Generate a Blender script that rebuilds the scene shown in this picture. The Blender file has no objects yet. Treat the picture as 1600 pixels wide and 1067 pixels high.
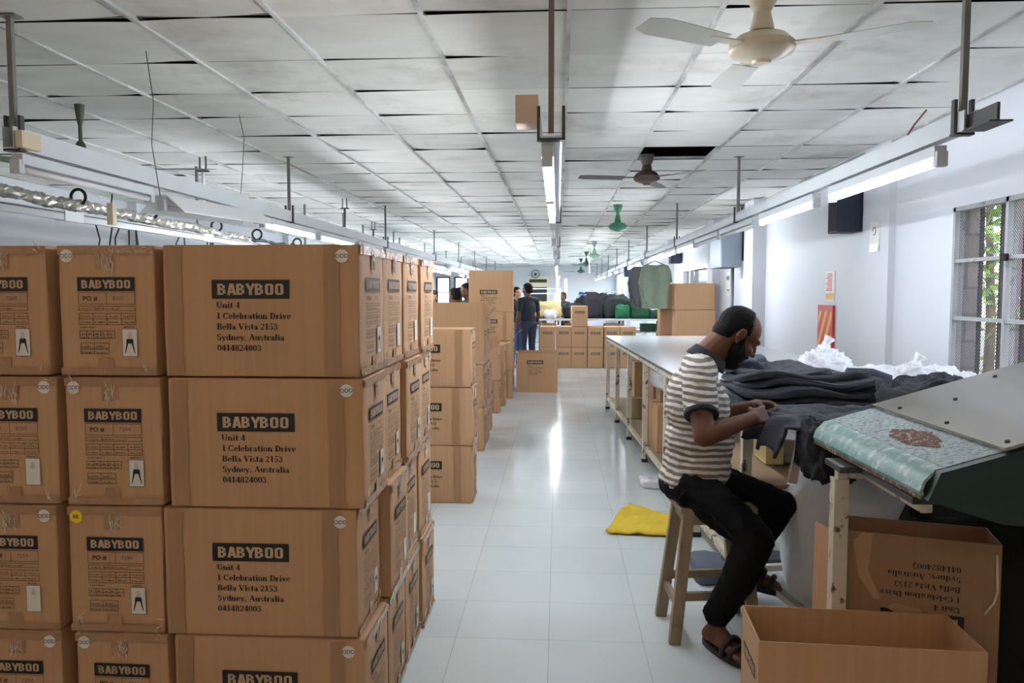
import bpy, bmesh, math, random
from mathutils import Vector, Matrix, noise, Euler
random.seed(7)
R = math.radians
SC = bpy.context.scene
COL = SC.collection

# ------------------------------------------------------------------ camera, sky, exposure
F_PX = 1200.0
YAW, PITCH = math.atan(72 / F_PX), math.atan(76 / F_PX)
cam_d = bpy.data.cameras.new('camera'); cam = bpy.data.objects.new('camera', cam_d); COL.objects.link(cam)
cam_d.sensor_width = 36.0; cam_d.lens = 36.0 * F_PX / 1600.0; cam_d.clip_start = 0.05; cam_d.clip_end = 200
cam.location = (0, 0, 1.5); cam.rotation_euler = (math.pi / 2 - PITCH, 0, YAW)
SC.camera = cam

SC.view_settings.view_transform = 'Standard'; SC.view_settings.look = 'None'
SC.view_settings.gamma = 1.0; SC.view_settings.use_curve_mapping = False
SC.view_settings.exposure = 0.75
W = bpy.data.worlds.new('world'); SC.world = W; W.use_nodes = True
wn = W.node_tree.nodes; bg = wn['Background']
sky = wn.new('ShaderNodeTexSky'); sky.sky_type = 'NISHITA'; sky.sun_disc = False; sky.sun_elevation = R(52); sky.sun_rotation = R(120)
W.node_tree.links.new(sky.outputs[0], bg.inputs[0]); bg.inputs[1].default_value = 0.8
sd = bpy.data.lights.new('sun', 'SUN'); so = bpy.data.objects.new('sun', sd); COL.objects.link(so)
sd.energy = 5.0; sd.angle = R(1.5); so.rotation_euler = (R(32), R(-14), 0)
LAMP = 52.0          # radiance of the fluorescent tubes
SC.cycles.max_bounces = 8; SC.cycles.diffuse_bounces = 5; SC.cycles.glossy_bounces = 4
SC.cycles.use_denoising = True
SC.cycles.sample_clamp_indirect = 6.0
SC.cycles.use_light_tree = True

# ------------------------------------------------------------------ materials
def hexc(r, g, b):
    f = lambda c: (c / 255 / 12.92) if c <= 10 else ((c / 255 + .055) / 1.055) ** 2.4
    return (f(r), f(g), f(b), 1)
MATS = {}
def mat(name, rgb, rough=.6, metal=0.0, var=0.0, vscale=8.0, bump=0.0, bscale=40.0, stretch=(1, 1, 1), spec=.5, emit=0, dirt=None, dscale=3.0, dlo=.5, dhi=.62, island=0.0, trans=0.0):
    if name in MATS: return MATS[name]
    m = bpy.data.materials.new(name); m.use_nodes = True; nt = m.node_tree; N = nt.nodes; L = nt.links
    p = N['Principled BSDF']; c = hexc(*rgb)
    p.inputs['Base Color'].default_value = c; p.inputs['Roughness'].default_value = rough
    p.inputs['Metallic'].default_value = metal; p.inputs['Specular IOR Level'].default_value = spec
    if emit:
        p.inputs['Emission Color'].default_value = c; p.inputs['Emission Strength'].default_value = emit
    if trans: p.inputs['Transmission Weight'].default_value = trans
    tc = N.new('ShaderNodeTexCoord'); mp = N.new('ShaderNodeMapping'); mp.inputs['Scale'].default_value = stretch
    L.new(tc.outputs['Object'], mp.inputs[0])
    cur = None
    if var:
        nz = N.new('ShaderNodeTexNoise'); nz.inputs['Scale'].default_value = vscale; nz.inputs['Detail'].default_value = 5
        L.new(mp.outputs[0], nz.inputs[0])
        hs = N.new('ShaderNodeMapRange'); hs.inputs[1].default_value = .3; hs.inputs[2].default_value = .7
        hs.inputs[3].default_value = 1 - var; hs.inputs[4].default_value = 1 + var
        L.new(nz.outputs[0], hs.inputs[0])
        mx = N.new('ShaderNodeVectorMath'); mx.operation = 'SCALE'; mx.inputs[0].default_value = c[:3]
        L.new(hs.outputs[0], mx.inputs['Scale']); cur = mx.outputs[0]
    if island:
        g = N.new('ShaderNodeNewGeometry'); hr = N.new('ShaderNodeMapRange'); hr.inputs[3].default_value = 1 - island; hr.inputs[4].default_value = 1 + island * .6
        L.new(g.outputs['Random Per Island'], hr.inputs[0])
        mx = N.new('ShaderNodeVectorMath'); mx.operation = 'SCALE'
        if cur: L.new(cur, mx.inputs[0])
        else: mx.inputs[0].default_value = c[:3]
        L.new(hr.outputs[0], mx.inputs['Scale']); cur = mx.outputs[0]
    if dirt:
        nz = N.new('ShaderNodeTexNoise'); nz.inputs['Scale'].default_value = dscale; nz.inputs['Detail'].default_value = 8; nz.inputs['Roughness'].default_value = .65
        L.new(tc.outputs['Object'], nz.inputs[0])
        hr = N.new('ShaderNodeMapRange'); hr.inputs[1].default_value = dlo; hr.inputs[2].default_value = dhi
        L.new(nz.outputs[0], hr.inputs[0])
        mix = N.new('ShaderNodeMix'); mix.data_type = 'RGBA'
        L.new(hr.outputs[0], mix.inputs[0])
        if cur: L.new(cur, mix.inputs[6])
        else: mix.inputs[6].default_value = c
        mix.inputs[7].default_value = hexc(*dirt); cur = mix.outputs[2]
    if cur: L.new(cur, p.inputs['Base Color'])
    if bump:
        nz = N.new('ShaderNodeTexNoise'); nz.inputs['Scale'].default_value = bscale; nz.inputs['Detail'].default_value = 4
        L.new(mp.outputs[0], nz.inputs[0])
        b = N.new('ShaderNodeBump'); b.inputs['Strength'].default_value = bump; b.inputs['Distance'].default_value = .01
        L.new(nz.outputs[0], b.inputs['Height']); L.new(b.outputs[0], p.inputs['Normal'])
    MATS[name] = m
    return m
M_wall = mat('white_wall_paint', (203, 206, 211), .55, var=.03, vscale=.8, bump=.03, bscale=60)
M_tile = mat('ceiling_tile', (222, 221, 214), .8, var=.06, vscale=2.5, bump=.25, bscale=9, stretch=(1, 2.2, 1), island=.13, dirt=(180, 174, 163), dscale=1.6, dlo=.54, dhi=.8)
M_grid = mat('ceiling_grid_metal', (205, 206, 203), .5, var=.14, vscale=4, dirt=(150, 146, 140), dscale=1.2, dlo=.45, dhi=.6)
M_black = mat('plenum_shade_black', (14, 13, 12), .9)
M_steel = mat('trunk_white', (206, 212, 216), .45, var=.05, vscale=3)
M_rod = mat('rod_grey', (112, 112, 108), .5, var=.15, vscale=12)
M_rodb = mat('rod_dark', (58, 58, 56), .5, var=.15, vscale=12)
M_tube = mat('tube_glow', (240, 246, 255), .4, emit=LAMP * 1.4)
M_tubew2 = mat('tube_glow_dimmed', (240, 246, 255), .4, emit=LAMP * .52)  # near wall-side tubes, dimmed to hold down the wall's brightness
M_tubeoff = mat('tube_off', (232, 232, 236), .25)
M_cap = mat('lamp_cap', (196, 202, 208), .4)
M_card = mat('cardboard', (187, 146, 108), .72, var=.055, vscale=2.2, stretch=(26, 26, .35), bump=.05, bscale=30)
M_card2 = mat('cardboard_dull', (158, 122, 91), .75, var=.06, vscale=2.2, stretch=(26, 26, .35), bump=.05, bscale=30)
M_cardin = mat('cardboard_inside', (188, 147, 110), .75, var=.05, vscale=2, stretch=(20, 20, .4))
M_tape = mat('packing_tape', (166, 125, 90), .16, var=.05, vscale=10, bump=.35, bscale=55, spec=.7)
M_tapew = mat('clear_tape_glare', (228, 216, 198), .1, var=.1, vscale=20, bump=.7, bscale=80, spec=.9)  # pale base colour puts glare into the clear tape
M_ink = mat('black_ink', (24, 22, 24), .6)
M_inkl = mat('brown_ink', (48, 34, 26), .7)
M_kraft = mat('kraft_letter', (196, 164, 134), .7)
M_stick = mat('white_sticker', (222, 216, 208), .45)
M_ylw = mat('yellow_sticker', (238, 206, 20), .5)
M_blueink = mat('pen_ink', (50, 55, 85), .6)

# ------------------------------------------------------------------ mesh builder
class MB:
    def __init__(s): s.V = []; s.F = []
    def add(s, vs, fs):
        o = len(s.V); s.V += [Vector(v) for v in vs]; s.F += [tuple(i + o for i in f) for f in fs]; return s
    def merge(s, o, M=None):
        return s.add([M @ v if M else v for v in o.V], o.F)
    def box(s, x0, x1, y0, y1, z0, z1, M=None):
        vs = [(x, y, z) for x in (x0, x1) for y in (y0, y1) for z in (z0, z1)]
        if M: vs = [M @ Vector(v) for v in vs]
        return s.add(vs, [(0, 1, 3, 2), (4, 6, 7, 5), (0, 4, 5, 1), (2, 3, 7, 6), (0, 2, 6, 4), (1, 5, 7, 3)])
    def beam(s, a, b, w, t=None, up=(0, 0, 1)):
        a, b = Vector(a), Vector(b); t = t or w; d = (b - a).normalized(); u = Vector(up)
        if abs(d.dot(u)) > .98: u = Vector((0, 1, 0))
        x = d.cross(u).normalized() * w / 2; y = x.cross(d).normalized() * t / 2
        vs = [p + i * x + j * y for p in (a, b) for i, j in ((-1, -1), (1, -1), (1, 1), (-1, 1))]
        return s.add(vs, [(3, 2, 1, 0), (4, 5, 6, 7), (0, 1, 5, 4), (1, 2, 6, 5), (2, 3, 7, 6), (3, 0, 4, 7)])
    def tube(s, pts, r, n=8, cap=True):
        pts = [Vector(p) for p in pts]; rs = r if isinstance(r, (list, tuple)) else [r] * len(pts)
        base = len(s.V); prev = None
        for i, p in enumerate(pts):
            d = (pts[min(i + 1, len(pts) - 1)] - pts[max(i - 1, 0)]).normalized()
            if prev is None:
                u = d.orthogonal().normalized()
            else:
                u = (prev - d * prev.dot(d)); u = u.normalized() if u.length > 1e-6 else d.orthogonal().normalized()
            prev = u; v = d.cross(u)
            for k in range(n):
                a = 2 * math.pi * k / n; s.V.append(p + rs[i] * (math.cos(a) * u + math.sin(a) * v))
        for i in range(len(pts) - 1):
            for k in range(n):
                a = base + i * n + k; b = base + i * n + (k + 1) % n
                s.F.append((a, b, b + n, a + n))
        if cap:
            s.F.append(tuple(base + k for k in reversed(range(n)))); e = base + (len(pts) - 1) * n
            s.F.append(tuple(e + k for k in range(n)))
        return s
    def ell(s, c, r, M=None, nu=16, nv=10):
        c = Vector(c); r = (r, r, r) if isinstance(r, (int, float)) else r; vs = []; fs = []
        for j in range(1, nv):
            t = math.pi * j / nv
            for i in range(nu):
                a = 2 * math.pi * i / nu
                vs.append(Vector((r[0] * math.sin(t) * math.cos(a), r[1] * math.sin(t) * math.sin(a), r[2] * math.cos(t))))
        vs += [Vector((0, 0, r[2])), Vector((0, 0, -r[2]))]
        for j in range(nv - 2):
            for i in range(nu):
                a = j * nu + i; b = j * nu + (i + 1) % nu; fs.append((a, a + nu, b + nu, b))
        T = len(vs) - 2
        for i in range(nu):
            fs.append((T, i, (i + 1) % nu)); fs.append((T + 1, (nv - 2) * nu + (i + 1) % nu, (nv - 2) * nu + i))
        if M: vs = [M @ v for v in vs]
        return s.add([v + c for v in vs], fs)
    def cap(s, a, b, r0, r1, n=14):
        a, b = Vector(a), Vector(b); s.tube([a, b], [r0, r1], n); s.ell(a, r0, nu=n, nv=8); s.ell(b, r1, nu=n, nv=8); return s
    def chain(s, pts, rs, n=14):
        for i in range(len(pts) - 1): s.cap(pts[i], pts[i + 1], rs[i], rs[i + 1], n)
        return s
    def lathe(s, prof, c=(0, 0, 0), n=24, M=None, ring=False):
        c = Vector(c); base = len(s.V); vs = []; fs = []
        for r, z in prof:
            for k in range(n):
                a = 2 * math.pi * k / n; vs.append(Vector((r * math.cos(a), r * math.sin(a), z)))
        for i in range(len(prof) - 1 + ring):
            for k in range(n):
                a = i * n + k; b = i * n + (k + 1) % n; j = (i + 1) % len(prof) * n - i * n; fs.append((a, b, b + j, a + j))
        if ring: e = 0
        else: fs.append(tuple(reversed(range(n)))); e = (len(prof) - 1) * n
        if not ring: fs.append(tuple(e + k for k in range(n)))
        if M: vs = [M @ v for v in vs]
        return s.add([v + c for v in vs], fs)
    def prism(s, poly, d0, d1, axis='y'):
        """2-D outline swept along an axis: y -> (x, z) outline, x -> (y, z) outline, z -> (x, y) outline"""
        n = len(poly); f = {'y': lambda a, b, d: (a, d, b), 'x': lambda a, b, d: (d, a, b), 'z': lambda a, b, d: (a, b, d)}[axis]
        return s.add([f(a, b, d) for d in (d0, d1) for a, b in poly], [tuple(range(n)), tuple(reversed(range(n, 2 * n)))] + [(i, i + n, (i + 1) % n + n, (i + 1) % n) for i in range(n)])
    def mesh(s, name):
        me = bpy.data.meshes.new(name); me.from_pydata([tuple(v) for v in s.V], [], s.F); me.update()
        bm = bmesh.new(); bm.from_mesh(me); bmesh.ops.recalc_face_normals(bm, faces=bm.faces); bm.to_mesh(me); bm.free()
        return me
    def build(s, name, m, parent=None, smooth=False, bevel=0):
        me = s.mesh(name)
        if bevel:
            bm = bmesh.new(); bm.from_mesh(me)
            bmesh.ops.remove_doubles(bm, verts=bm.verts, dist=1e-6)
            bmesh.ops.bevel(bm, geom=list(bm.edges), offset=bevel, segments=2, affect='EDGES', profile=.6, clamp_overlap=True)
            bm.to_mesh(me); bm.free()
        return link(name, me, m, parent, smooth)
def link(name, me, m, parent=None, smooth=False):
    o = bpy.data.objects.new(name, me)
    if m and not me.materials: me.materials.append(m)
    if smooth:
        for p in me.polygons: p.use_smooth = True
        if smooth != True:
            try: me.set_sharp_from_angle(angle=R(smooth))
            except Exception: pass
    COL.objects.link(o); o.parent = parent
    return o
def org(name, mb, m, parent=None, voxel=.006, smooth=6, disp=None, keep=None):
    """closed volumes fused into ONE continuous smooth surface"""
    me = mb.mesh('tmp'); o = bpy.data.objects.new('tmp', me); COL.objects.link(o)
    r = o.modifiers.new('r', 'REMESH'); r.mode = 'VOXEL'; r.voxel_size = voxel
    if smooth:
        s = o.modifiers.new('s', 'SMOOTH'); s.factor = .5; s.iterations = smooth
    dg = bpy.context.evaluated_depsgraph_get(); dg.update()
    me2 = bpy.data.meshes.new_from_object(o.evaluated_get(dg)); bpy.data.objects.remove(o); me2.name = name
    me2.materials.clear()
    if disp:
        nn = [v.normal.copy() for v in me2.vertices]
        for v, n in zip(me2.vertices, nn): v.co += n * disp(v.co)
    if keep:
        bm = bmesh.new(); bm.from_mesh(me2)
        bmesh.ops.delete(bm, geom=[v for v in bm.verts if not keep(v.co)], context='VERTS'); bm.to_mesh(me2); bm.free()
    return link(name, me2, m, parent, True)
def tag(o, label=None, cat=None, group=None, kind=None):
    if label: o['label'] = label
    if cat: o['category'] = cat
    if group: o['group'] = group
    if kind: o['kind'] = kind
    return o
def thing(name, label, cat, loc=(0, 0, 0), rz=0, group=None):
    o = bpy.data.objects.new(name, None); COL.objects.link(o); o.location = loc; o.rotation_euler = (0, 0, rz)
    o.empty_display_size = .1
    return tag(o, label, cat, group)
def struct(name, mb, m, parent=None, **k):
    o = mb.build(name, m, parent, **k)
    o['kind'] = 'structure'
    return o
def fbm(p, sc, seed=0, octs=3):
    return noise.fractal(Vector(p) * sc + Vector((seed * 7.3, seed * 3.1, seed * 1.7)), .6, 2.1, octs)
ORD = ['nearest', 'second nearest', 'third nearest', 'fourth nearest', 'fifth nearest', 'sixth nearest', 'seventh nearest', 'eighth nearest', 'ninth nearest', 'tenth nearest', 'eleventh nearest', 'twelfth nearest', 'thirteenth nearest', 'fourteenth nearest']

# ------------------------------------------------------------------ lettering
_tc = {}
def sans(txt, size, bold=.0):
    """flat faces of a sans lettering, origin at lower left; returns (verts2d, faces, width)"""
    k = (txt, size, bold)
    if k in _tc: return _tc[k]
    cu = bpy.data.curves.new('t', 'FONT'); cu.body = txt; cu.size = size; cu.offset = bold; cu.resolution_u = 3
    o = bpy.data.objects.new('t', cu); COL.objects.link(o)
    dg = bpy.context.evaluated_depsgraph_get(); dg.update()
    me = bpy.data.meshes.new_from_object(o.evaluated_get(dg)); bpy.data.objects.remove(o)
    vs = [(v.co.x, v.co.y) for v in me.vertices]; fs = [tuple(p.vertices) for p in me.polygons]
    x0 = min(v[0] for v in vs); w = max(v[0] for v in vs) - x0
    _tc[k] = ([(a - x0, b) for a, b in vs], fs, w)
    return _tc[k]
TH, TN = .21, .09
def _glyphs():
    G = {}
    def g(ch, adv, *st): G[ch] = (adv, st)
    L = lambda a, b, c, d, w=TH: ('L', a, b, c, d, w)
    A = lambda cx, cy, rx, ry, a0, a1, w=TH: ('A', cx, cy, rx, ry, a0, a1, w)
    S = lambda x, y, l=.34: ('L', x - l / 2, y, x + l / 2, y, .06)
    st = lambda x, h=1.0, y=0: L(x, y, x, h)
    g('U', .92, st(.2, 1, .32), A(.46, .34, .26, .3, 180, 360, .14), L(.72, .32, .72, 1, .1), S(.2, .97, .4), S(.72, .97, .3))
    g('n', .76, st(.18, .64), A(.37, .42, .19, .21, 0, 170, .14), st(.56, .42), S(.18, .03, .36), S(.56, .03, .34), S(.12, .62, .2))
    g('i', .4, st(.2, .64), S(.2, .03), S(.14, .62, .2), A(.2, .87, .06, .06, 0, 360, .12))
    g('t', .48, st(.22, .86, .08), L(.04, .62, .42, .62, .08), A(.32, .12, .1, .1, 180, 310, .1))
    g('4', .7, L(.46, .98, .05, .3, .08), L(.03, .28, .66, .28, .12), st(.46, 1))
    g('1', .62, st(.32, 1), S(.32, .03, .42), L(.14, .84, .32, .97, .07))
    g('C', .86, A(.46, .5, .33, .45, 42, 318, .2), L(.76, .66, .76, .98, .06), L(.78, .1, .78, .26, .04))
    g('e', .62, A(.32, .33, .21, .29, 0, 312, .17), L(.14, .36, .56, .36, .07))
    g('l', .4, st(.2, 1), S(.2, .03), S(.14, .97, .2))
    g('b', .72, st(.18, 1), A(.38, .33, .2, .29, -160, 160, .17), S(.12, .97, .2))
    g('r', .56, st(.18, .64), A(.36, .46, .16, .16, 40, 180, .12), S(.18, .03, .36), S(.12, .62, .2))
    g('a', .64, A(.26, .19, .15, .17, 60, 340, .13), st(.44, .46), A(.28, .46, .16, .16, 0, 165, .12), S(.5, .03, .16))
    g('o', .66, A(.33, .33, .23, .29, 0, 360, .17))
    g('D', .9, st(.22, 1), A(.34, .5, .42, .45, -95, 95, .19), S(.2, .97, .4), S(.2, .03, .4), L(.2, .97, .42, .97, .07), L(.2, .03, .42, .03, .07))
    g('v', .68, L(.14, .64, .34, .02, .18), L(.34, .02, .54, .64, .08), S(.14, .62, .28), S(.54, .62, .24))
    g('V', .92, L(.16, 1, .47, .02, .2), L(.47, .02, .78, 1, .08), S(.17, .97, .36), S(.78, .97, .28))
    g('B', .86, st(.22, 1), A(.4, .74, .24, .23, -95, 95, .17), A(.42, .27, .28, .24, -95, 95, .19), S(.18, .97, .36), S(.18, .03, .36), L(.2, .97, .44, .97, .07), L(.2, .03, .44, .03, .07), L(.2, .51, .44, .51, .07))
    g('s', .54, A(.27, .48, .15, .14, 60, 250, .13), A(.27, .18, .15, .16, -130, 90, .13), L(.42, .5, .42, .64, .05), L(.11, .02, .11, .18, .05))
    g('S', .7, A(.34, .73, .2, .22, 50, 265, .16), A(.34, .26, .22, .24, -140, 90, .17), L(.58, .74, .58, .98, .05), L(.1, .02, .1, .28, .05))
    g('2', .66, A(.3, .7, .22, .25, -25, 165, .15), L(.5, .6, .1, .1, .1), L(.06, .07, .58, .07, .13))
    g('5', .66, L(.2, .93, .56, .93, .12), L(.2, .93, .14, .55, .07), A(.28, .3, .24, .26, -150, 115, .16))
    g('3', .66, A(.28, .74, .2, .21, -80, 160, .14), A(.28, .28, .24, .26, -160, 85, .16))
    g('0', .66, A(.33, .5, .22, .45, 0, 360, .17))
    g('8', .66, A(.33, .74, .19, .22, 0, 360, .14), A(.33, .27, .22, .25, 0, 360, .15))
    g('y', .68, L(.14, .64, .34, .04, .17), L(.55, .64, .3, -.16, .08), A(.2, -.16, .1, .08, 180, 350, .1), S(.14, .62, .28), S(.56, .62, .24))
    g('d', .72, st(.54, 1), A(.34, .33, .2, .29, 20, 340, .17), S(.48, .97, .2), S(.6, .03, .16))
    g('A', .92, L(.46, 1, .14, .02, .08), L(.44, 1, .78, .02, .2), L(.24, .34, .66, .34, .07), S(.14, .03, .28), S(.78, .03, .36))
    g('u', .76, st(.18, .64, .2), A(.36, .2, .18, .18, 190, 350, .13), st(.56, .64), S(.12, .62, .2), S(.5, .62, .2), S(.64, .03, .14))
    g(',', .32, A(.15, .07, .05, .05, 0, 360, .1), L(.18, .06, .1, -.14, .06))
    g(' ', .34)
    return G
GLY = _glyphs()
def serif(txt, size):
    vs, fs = [], []; x = 0
    for ch in txt:
        adv, sts = GLY[ch]
        for s in sts:
            if s[0] == 'L':
                _, a, b, c, d, w = s; dx, dy = c - a, d - b; l = math.hypot(dx, dy) or 1; nx, ny = -dy / l * w / 2, dx / l * w / 2
                o = len(vs); vs += [(x + a + nx, b + ny), (x + a - nx, b - ny), (x + c - nx, d - ny), (x + c + nx, d + ny)]; fs.append((o, o + 1, o + 2, o + 3))
            else:
                _, cx, cy, rx, ry, a0, a1, w = s; n = 12 if a1 - a0 > 200 else 8; o = len(vs)
                for i in range(n + 1):
                    t = R(a0 + (a1 - a0) * i / n); ww = (TN * .8 + (w - TN * .8) * abs(math.cos(t)) ** 1.2) / 2
                    vs += [(x + cx + (rx + ww) * math.cos(t), cy + (ry + ww) * math.sin(t)), (x + cx + (rx - ww) * math.cos(t), cy + (ry - ww) * math.sin(t))]
                fs += [(o + 2 * i, o + 2 * i + 1, o + 2 * i + 3, o + 2 * i + 2) for i in range(n)]
        x += adv
    return [(a * size, b * size) for a, b in vs], fs, x * size
def block(txt, size):
    vs, fs = [], []; x = 0
    G = {'B': [(.12, 0, .12, 1), (.03, .905, .4, .905), (.03, .51, .42, .51), (.03, .095, .42, .095), (.44, .56, .44, .87), (.47, .13, .47, .47)], 'A': [(.09, 0, .27, 1), (.51, 0, .33, 1), (.15, .27, .45, .27)],
         'Y': [(.06, 1, .3, .42), (.54, 1, .3, .42), (.3, 0, .3, .5)], 'O': [(.13, .13, .13, .87), (.49, .13, .49, .87), (.15, .905, .47, .905), (.15, .095, .47, .095), (.1, .84, .2, .96), (.52, .84, .42, .96), (.1, .16, .2, .04), (.52, .16, .42, .04)]}
    for ch in txt:
        for a, b, c, d in G[ch]:
            w = .17 if abs(c - a) > abs(d - b) else .2
            if ch == 'O' and abs(c - a) < .15 and abs(c - a) > .01: w = .12
            dx, dy = c - a, d - b; l = math.hypot(dx, dy); nx, ny = -dy / l * w / 2, dx / l * w / 2; o = len(vs)
            vs += [(x + a + nx, b + ny), (x + a - nx, b - ny), (x + c - nx, d - ny), (x + c + nx, d + ny)]; fs.append((o, o + 1, o + 2, o + 3))
        x += {'A': .6, 'Y': .58}.get(ch, .68)
    return [(a * size, b * size) for a, b in vs], fs, (x - .06) * size
def lay(mb, sh, u, v, put, sx=1.0, rot=0.0, shear=0):
    """put flat shapes on a surface through put(u, v)"""
    ca, sa = math.cos(rot), math.sin(rot)
    mb.add([put(u + (a * sx * ca - b * sa), v + (a * sx * sa + b * ca)) for a, b in sh[0]], sh[1])
def rect(u0, v0, u1, v1): return ([(u0, v0), (u1, v0), (u1, v1), (u0, v1)], [(0, 1, 2, 3)], u1 - u0)
def disc(cu, cv, r, n=20): return ([(cu + r * math.cos(2 * math.pi * k / n), cv + r * math.sin(2 * math.pi * k / n)) for k in range(n)], [tuple(range(n))], 0)

# ------------------------------------------------------------------ the hall
XL, XR, YB, YF, ZC = -5.45, 2.52, 34.0, -3.0, 2.65
def mat_floor():
    m = bpy.data.materials.new('floor_tile'); m.use_nodes = True; nt = m.node_tree; N = nt.nodes; L = nt.links; p = N['Principled BSDF']
    tc = N.new('ShaderNodeTexCoord'); mp = N.new('ShaderNodeMapping'); mp.inputs['Location'].default_value = (.035 + 4.05, -3.24 + 8.1, 0); L.new(tc.outputs['Object'], mp.inputs[0])
    b = N.new('ShaderNodeTexBrick'); b.offset = 0; b.inputs['Scale'].default_value = 1; b.inputs['Brick Width'].default_value = .405; b.inputs['Row Height'].default_value = .405
    b.inputs['Mortar Size'].default_value = .0013; b.inputs['Mortar Smooth'].default_value = .4; b.inputs['Bias'].default_value = 0
    b.inputs['Color1'].default_value = hexc(206, 214, 214); b.inputs['Color2'].default_value = hexc(199, 208, 210); b.inputs['Mortar'].default_value = hexc(150, 156, 158)
    L.new(mp.outputs[0], b.inputs[0])
    nz = N.new('ShaderNodeTexNoise'); nz.inputs['Scale'].default_value = 1.3; nz.inputs['Detail'].default_value = 6; L.new(tc.outputs['Object'], nz.inputs[0])
    mr = N.new('ShaderNodeMapRange'); mr.inputs[1].default_value = .3; mr.inputs[2].default_value = .7; mr.inputs[3].default_value = .94; mr.inputs[4].default_value = 1.05; L.new(nz.outputs[0], mr.inputs[0])
    sc = N.new('ShaderNodeVectorMath'); sc.operation = 'SCALE'; L.new(b.outputs[0], sc.inputs[0]); L.new(mr.outputs[0], sc.inputs['Scale']); L.new(sc.outputs[0], p.inputs['Base Color'])
    r2 = N.new('ShaderNodeMapRange'); r2.inputs[1].default_value = .3; r2.inputs[2].default_value = .7; r2.inputs[3].default_value = .1; r2.inputs[4].default_value = .2; L.new(nz.outputs[0], r2.inputs[0]); L.new(r2.outputs[0], p.inputs['Roughness'])
    n2 = N.new('ShaderNodeTexNoise'); n2.inputs['Scale'].default_value = 3.5; n2.inputs['Detail'].default_value = 2; L.new(tc.outputs['Object'], n2.inputs[0])
    bp = N.new('ShaderNodeBump'); bp.inputs['Strength'].default_value = .05; bp.inputs['Distance'].default_value = .02; L.new(n2.outputs[0], bp.inputs['Height']); L.new(bp.outputs[0], p.inputs['Normal'])
    return m
struct('floor', MB().box(XL - .2, XR + .2, YF, YB + .2, -.12, 0), mat_floor())
M_base = mat('skirting_tile', (196, 204, 206), .3)

# ceiling: black sheet above painting the shade seen through gaps, tiles curling at the cross seams, painted runners
struct('trim_1', MB().box(XL - .2, XR + .2, YF - .2, YB + .2, 2.98, 3.08), M_black)
TX, TY, PX, PY = .61, .6, .045, 3.217
tl = MB(); rng = random.Random(3)
i0, i1 = math.floor((XL - PX) / TX), math.ceil((XR - PX) / TX); j0, j1 = math.floor((YF - PY) / TY), math.ceil((YB - PY) / TY)
NS = 7
def seam(i, j):
    r = random.Random(i * 1009 + j * 9176)
    g = [.0015] * NS
    if r.random() < .72:
        amp = r.uniform(.006, .026); side = r.random(); pw = r.uniform(1.2, 3)
        for k in range(NS):
            t = k / (NS - 1)
            sft = (1 - t) ** pw if side < .38 else (t ** pw if side < .76 else abs(2 * t - 1) ** pw)
            g[k] += amp * sft
    return g
for i in range(i0, i1):
    for j in range(j0, j1):
        if i == 1 and j == 5: continue                        # the tile that is missing by the brown fan
        xa, xb = PX + i * TX, PX + (i + 1) * TX; ya, yb = PY + j * TY, PY + (j + 1) * TY
        xa, xb, ya, yb = max(xa, XL), min(xb, XR), max(ya, YF), min(yb, YB)
        if xb - xa < .01 or yb - ya < .01: continue
        ga, gb = seam(i, j), seam(i, j + 1); dz = rng.uniform(-.003, .003)
        vs = []
        for k in range(NS):
            x = xa + (xb - xa) * k / (NS - 1); sag = .006 * math.sin(math.pi * k / (NS - 1))
            vs += [(x, ya + ga[k] * .3, ZC + dz - ga[k] * .2), (x, (ya + yb) / 2, ZC + dz - sag), (x, yb - gb[k] * .7, ZC + dz + gb[k] * .35)]
        tl.add(vs, [(3 * k + m, 3 * k + m + 1, 3 * k + m + 4, 3 * k + m + 3) for k in range(NS - 1) for m in (0, 1)])
struct('ceiling', tl, M_tile)
gr = MB()
for i in range(i0 + 1, i1):
    x = PX + i * TX
    y = YF
    while y < YB:                                                     # runners in lengths that do not quite line up
        y2 = min(y + 3.6, YB); d = rng.uniform(-.004, .004)
        gr.box(x - .0095 + d, x + .0095 + d, y, y2 - .004, ZC - .012, ZC + .02); y = y2
for j in range(j0 + 1, j1):
    y = PY + j * TY
    gr.box(XL, XR, y - .004, y + .004, ZC + .008, ZC + .03)
struct('trim_2', gr, M_grid)

def wall_with_holes(name, x0, x1, ya, yb, z1, holes):
    """wall slab along y with rectangular openings (y0, y1, z0, z1)"""
    mb = MB(); ys = sorted({ya, yb, *[h[0] for h in holes], *[h[1] for h in holes]})
    for a, b in zip(ys, ys[1:]):
        hs = sorted([h for h in holes if h[0] <= a and h[1] >= b], key=lambda h: h[2]); z = 0
        for h in hs:
            if h[2] > z: mb.box(x0, x1, a, b, z, h[2])
            z = h[3]
        if z < z1: mb.box(x0, x1, a, b, z, z1)
    return struct(name, mb, M_wall)
WIN = [(3.26, 5.09, .93, 2.04), (27.6, 33.7, .9, 2.3), (13.1, 15.6, .95, 1.92)]
wall_with_holes('wall_right', XR, XR + .16, YF, YB, ZC + .34, WIN)
struct('wall_left', MB().box(XL - .16, XL, YF, YB, 0, ZC + .34), M_wall)
bw = MB().box(XL - .16, XR + .16, YB, YB + .16, 0, .95).box(XL - .16, XR + .16, YB, YB + .16, 2.15, ZC + .34); xs = [XL - .16]
for x in (-5.1, -4.3, -3.5): xs += [x - .25, x + .25]
xs.append(XR + .16)
for k in range(0, len(xs), 2): bw.box(xs[k], xs[k + 1], YB, YB + .16, .95, 2.15)
struct('wall_back', bw, M_wall)
struct('wall_front', MB().box(XL - .16, XR + .16, YF - .16, YF, 0, ZC + .34), M_wall)
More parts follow.
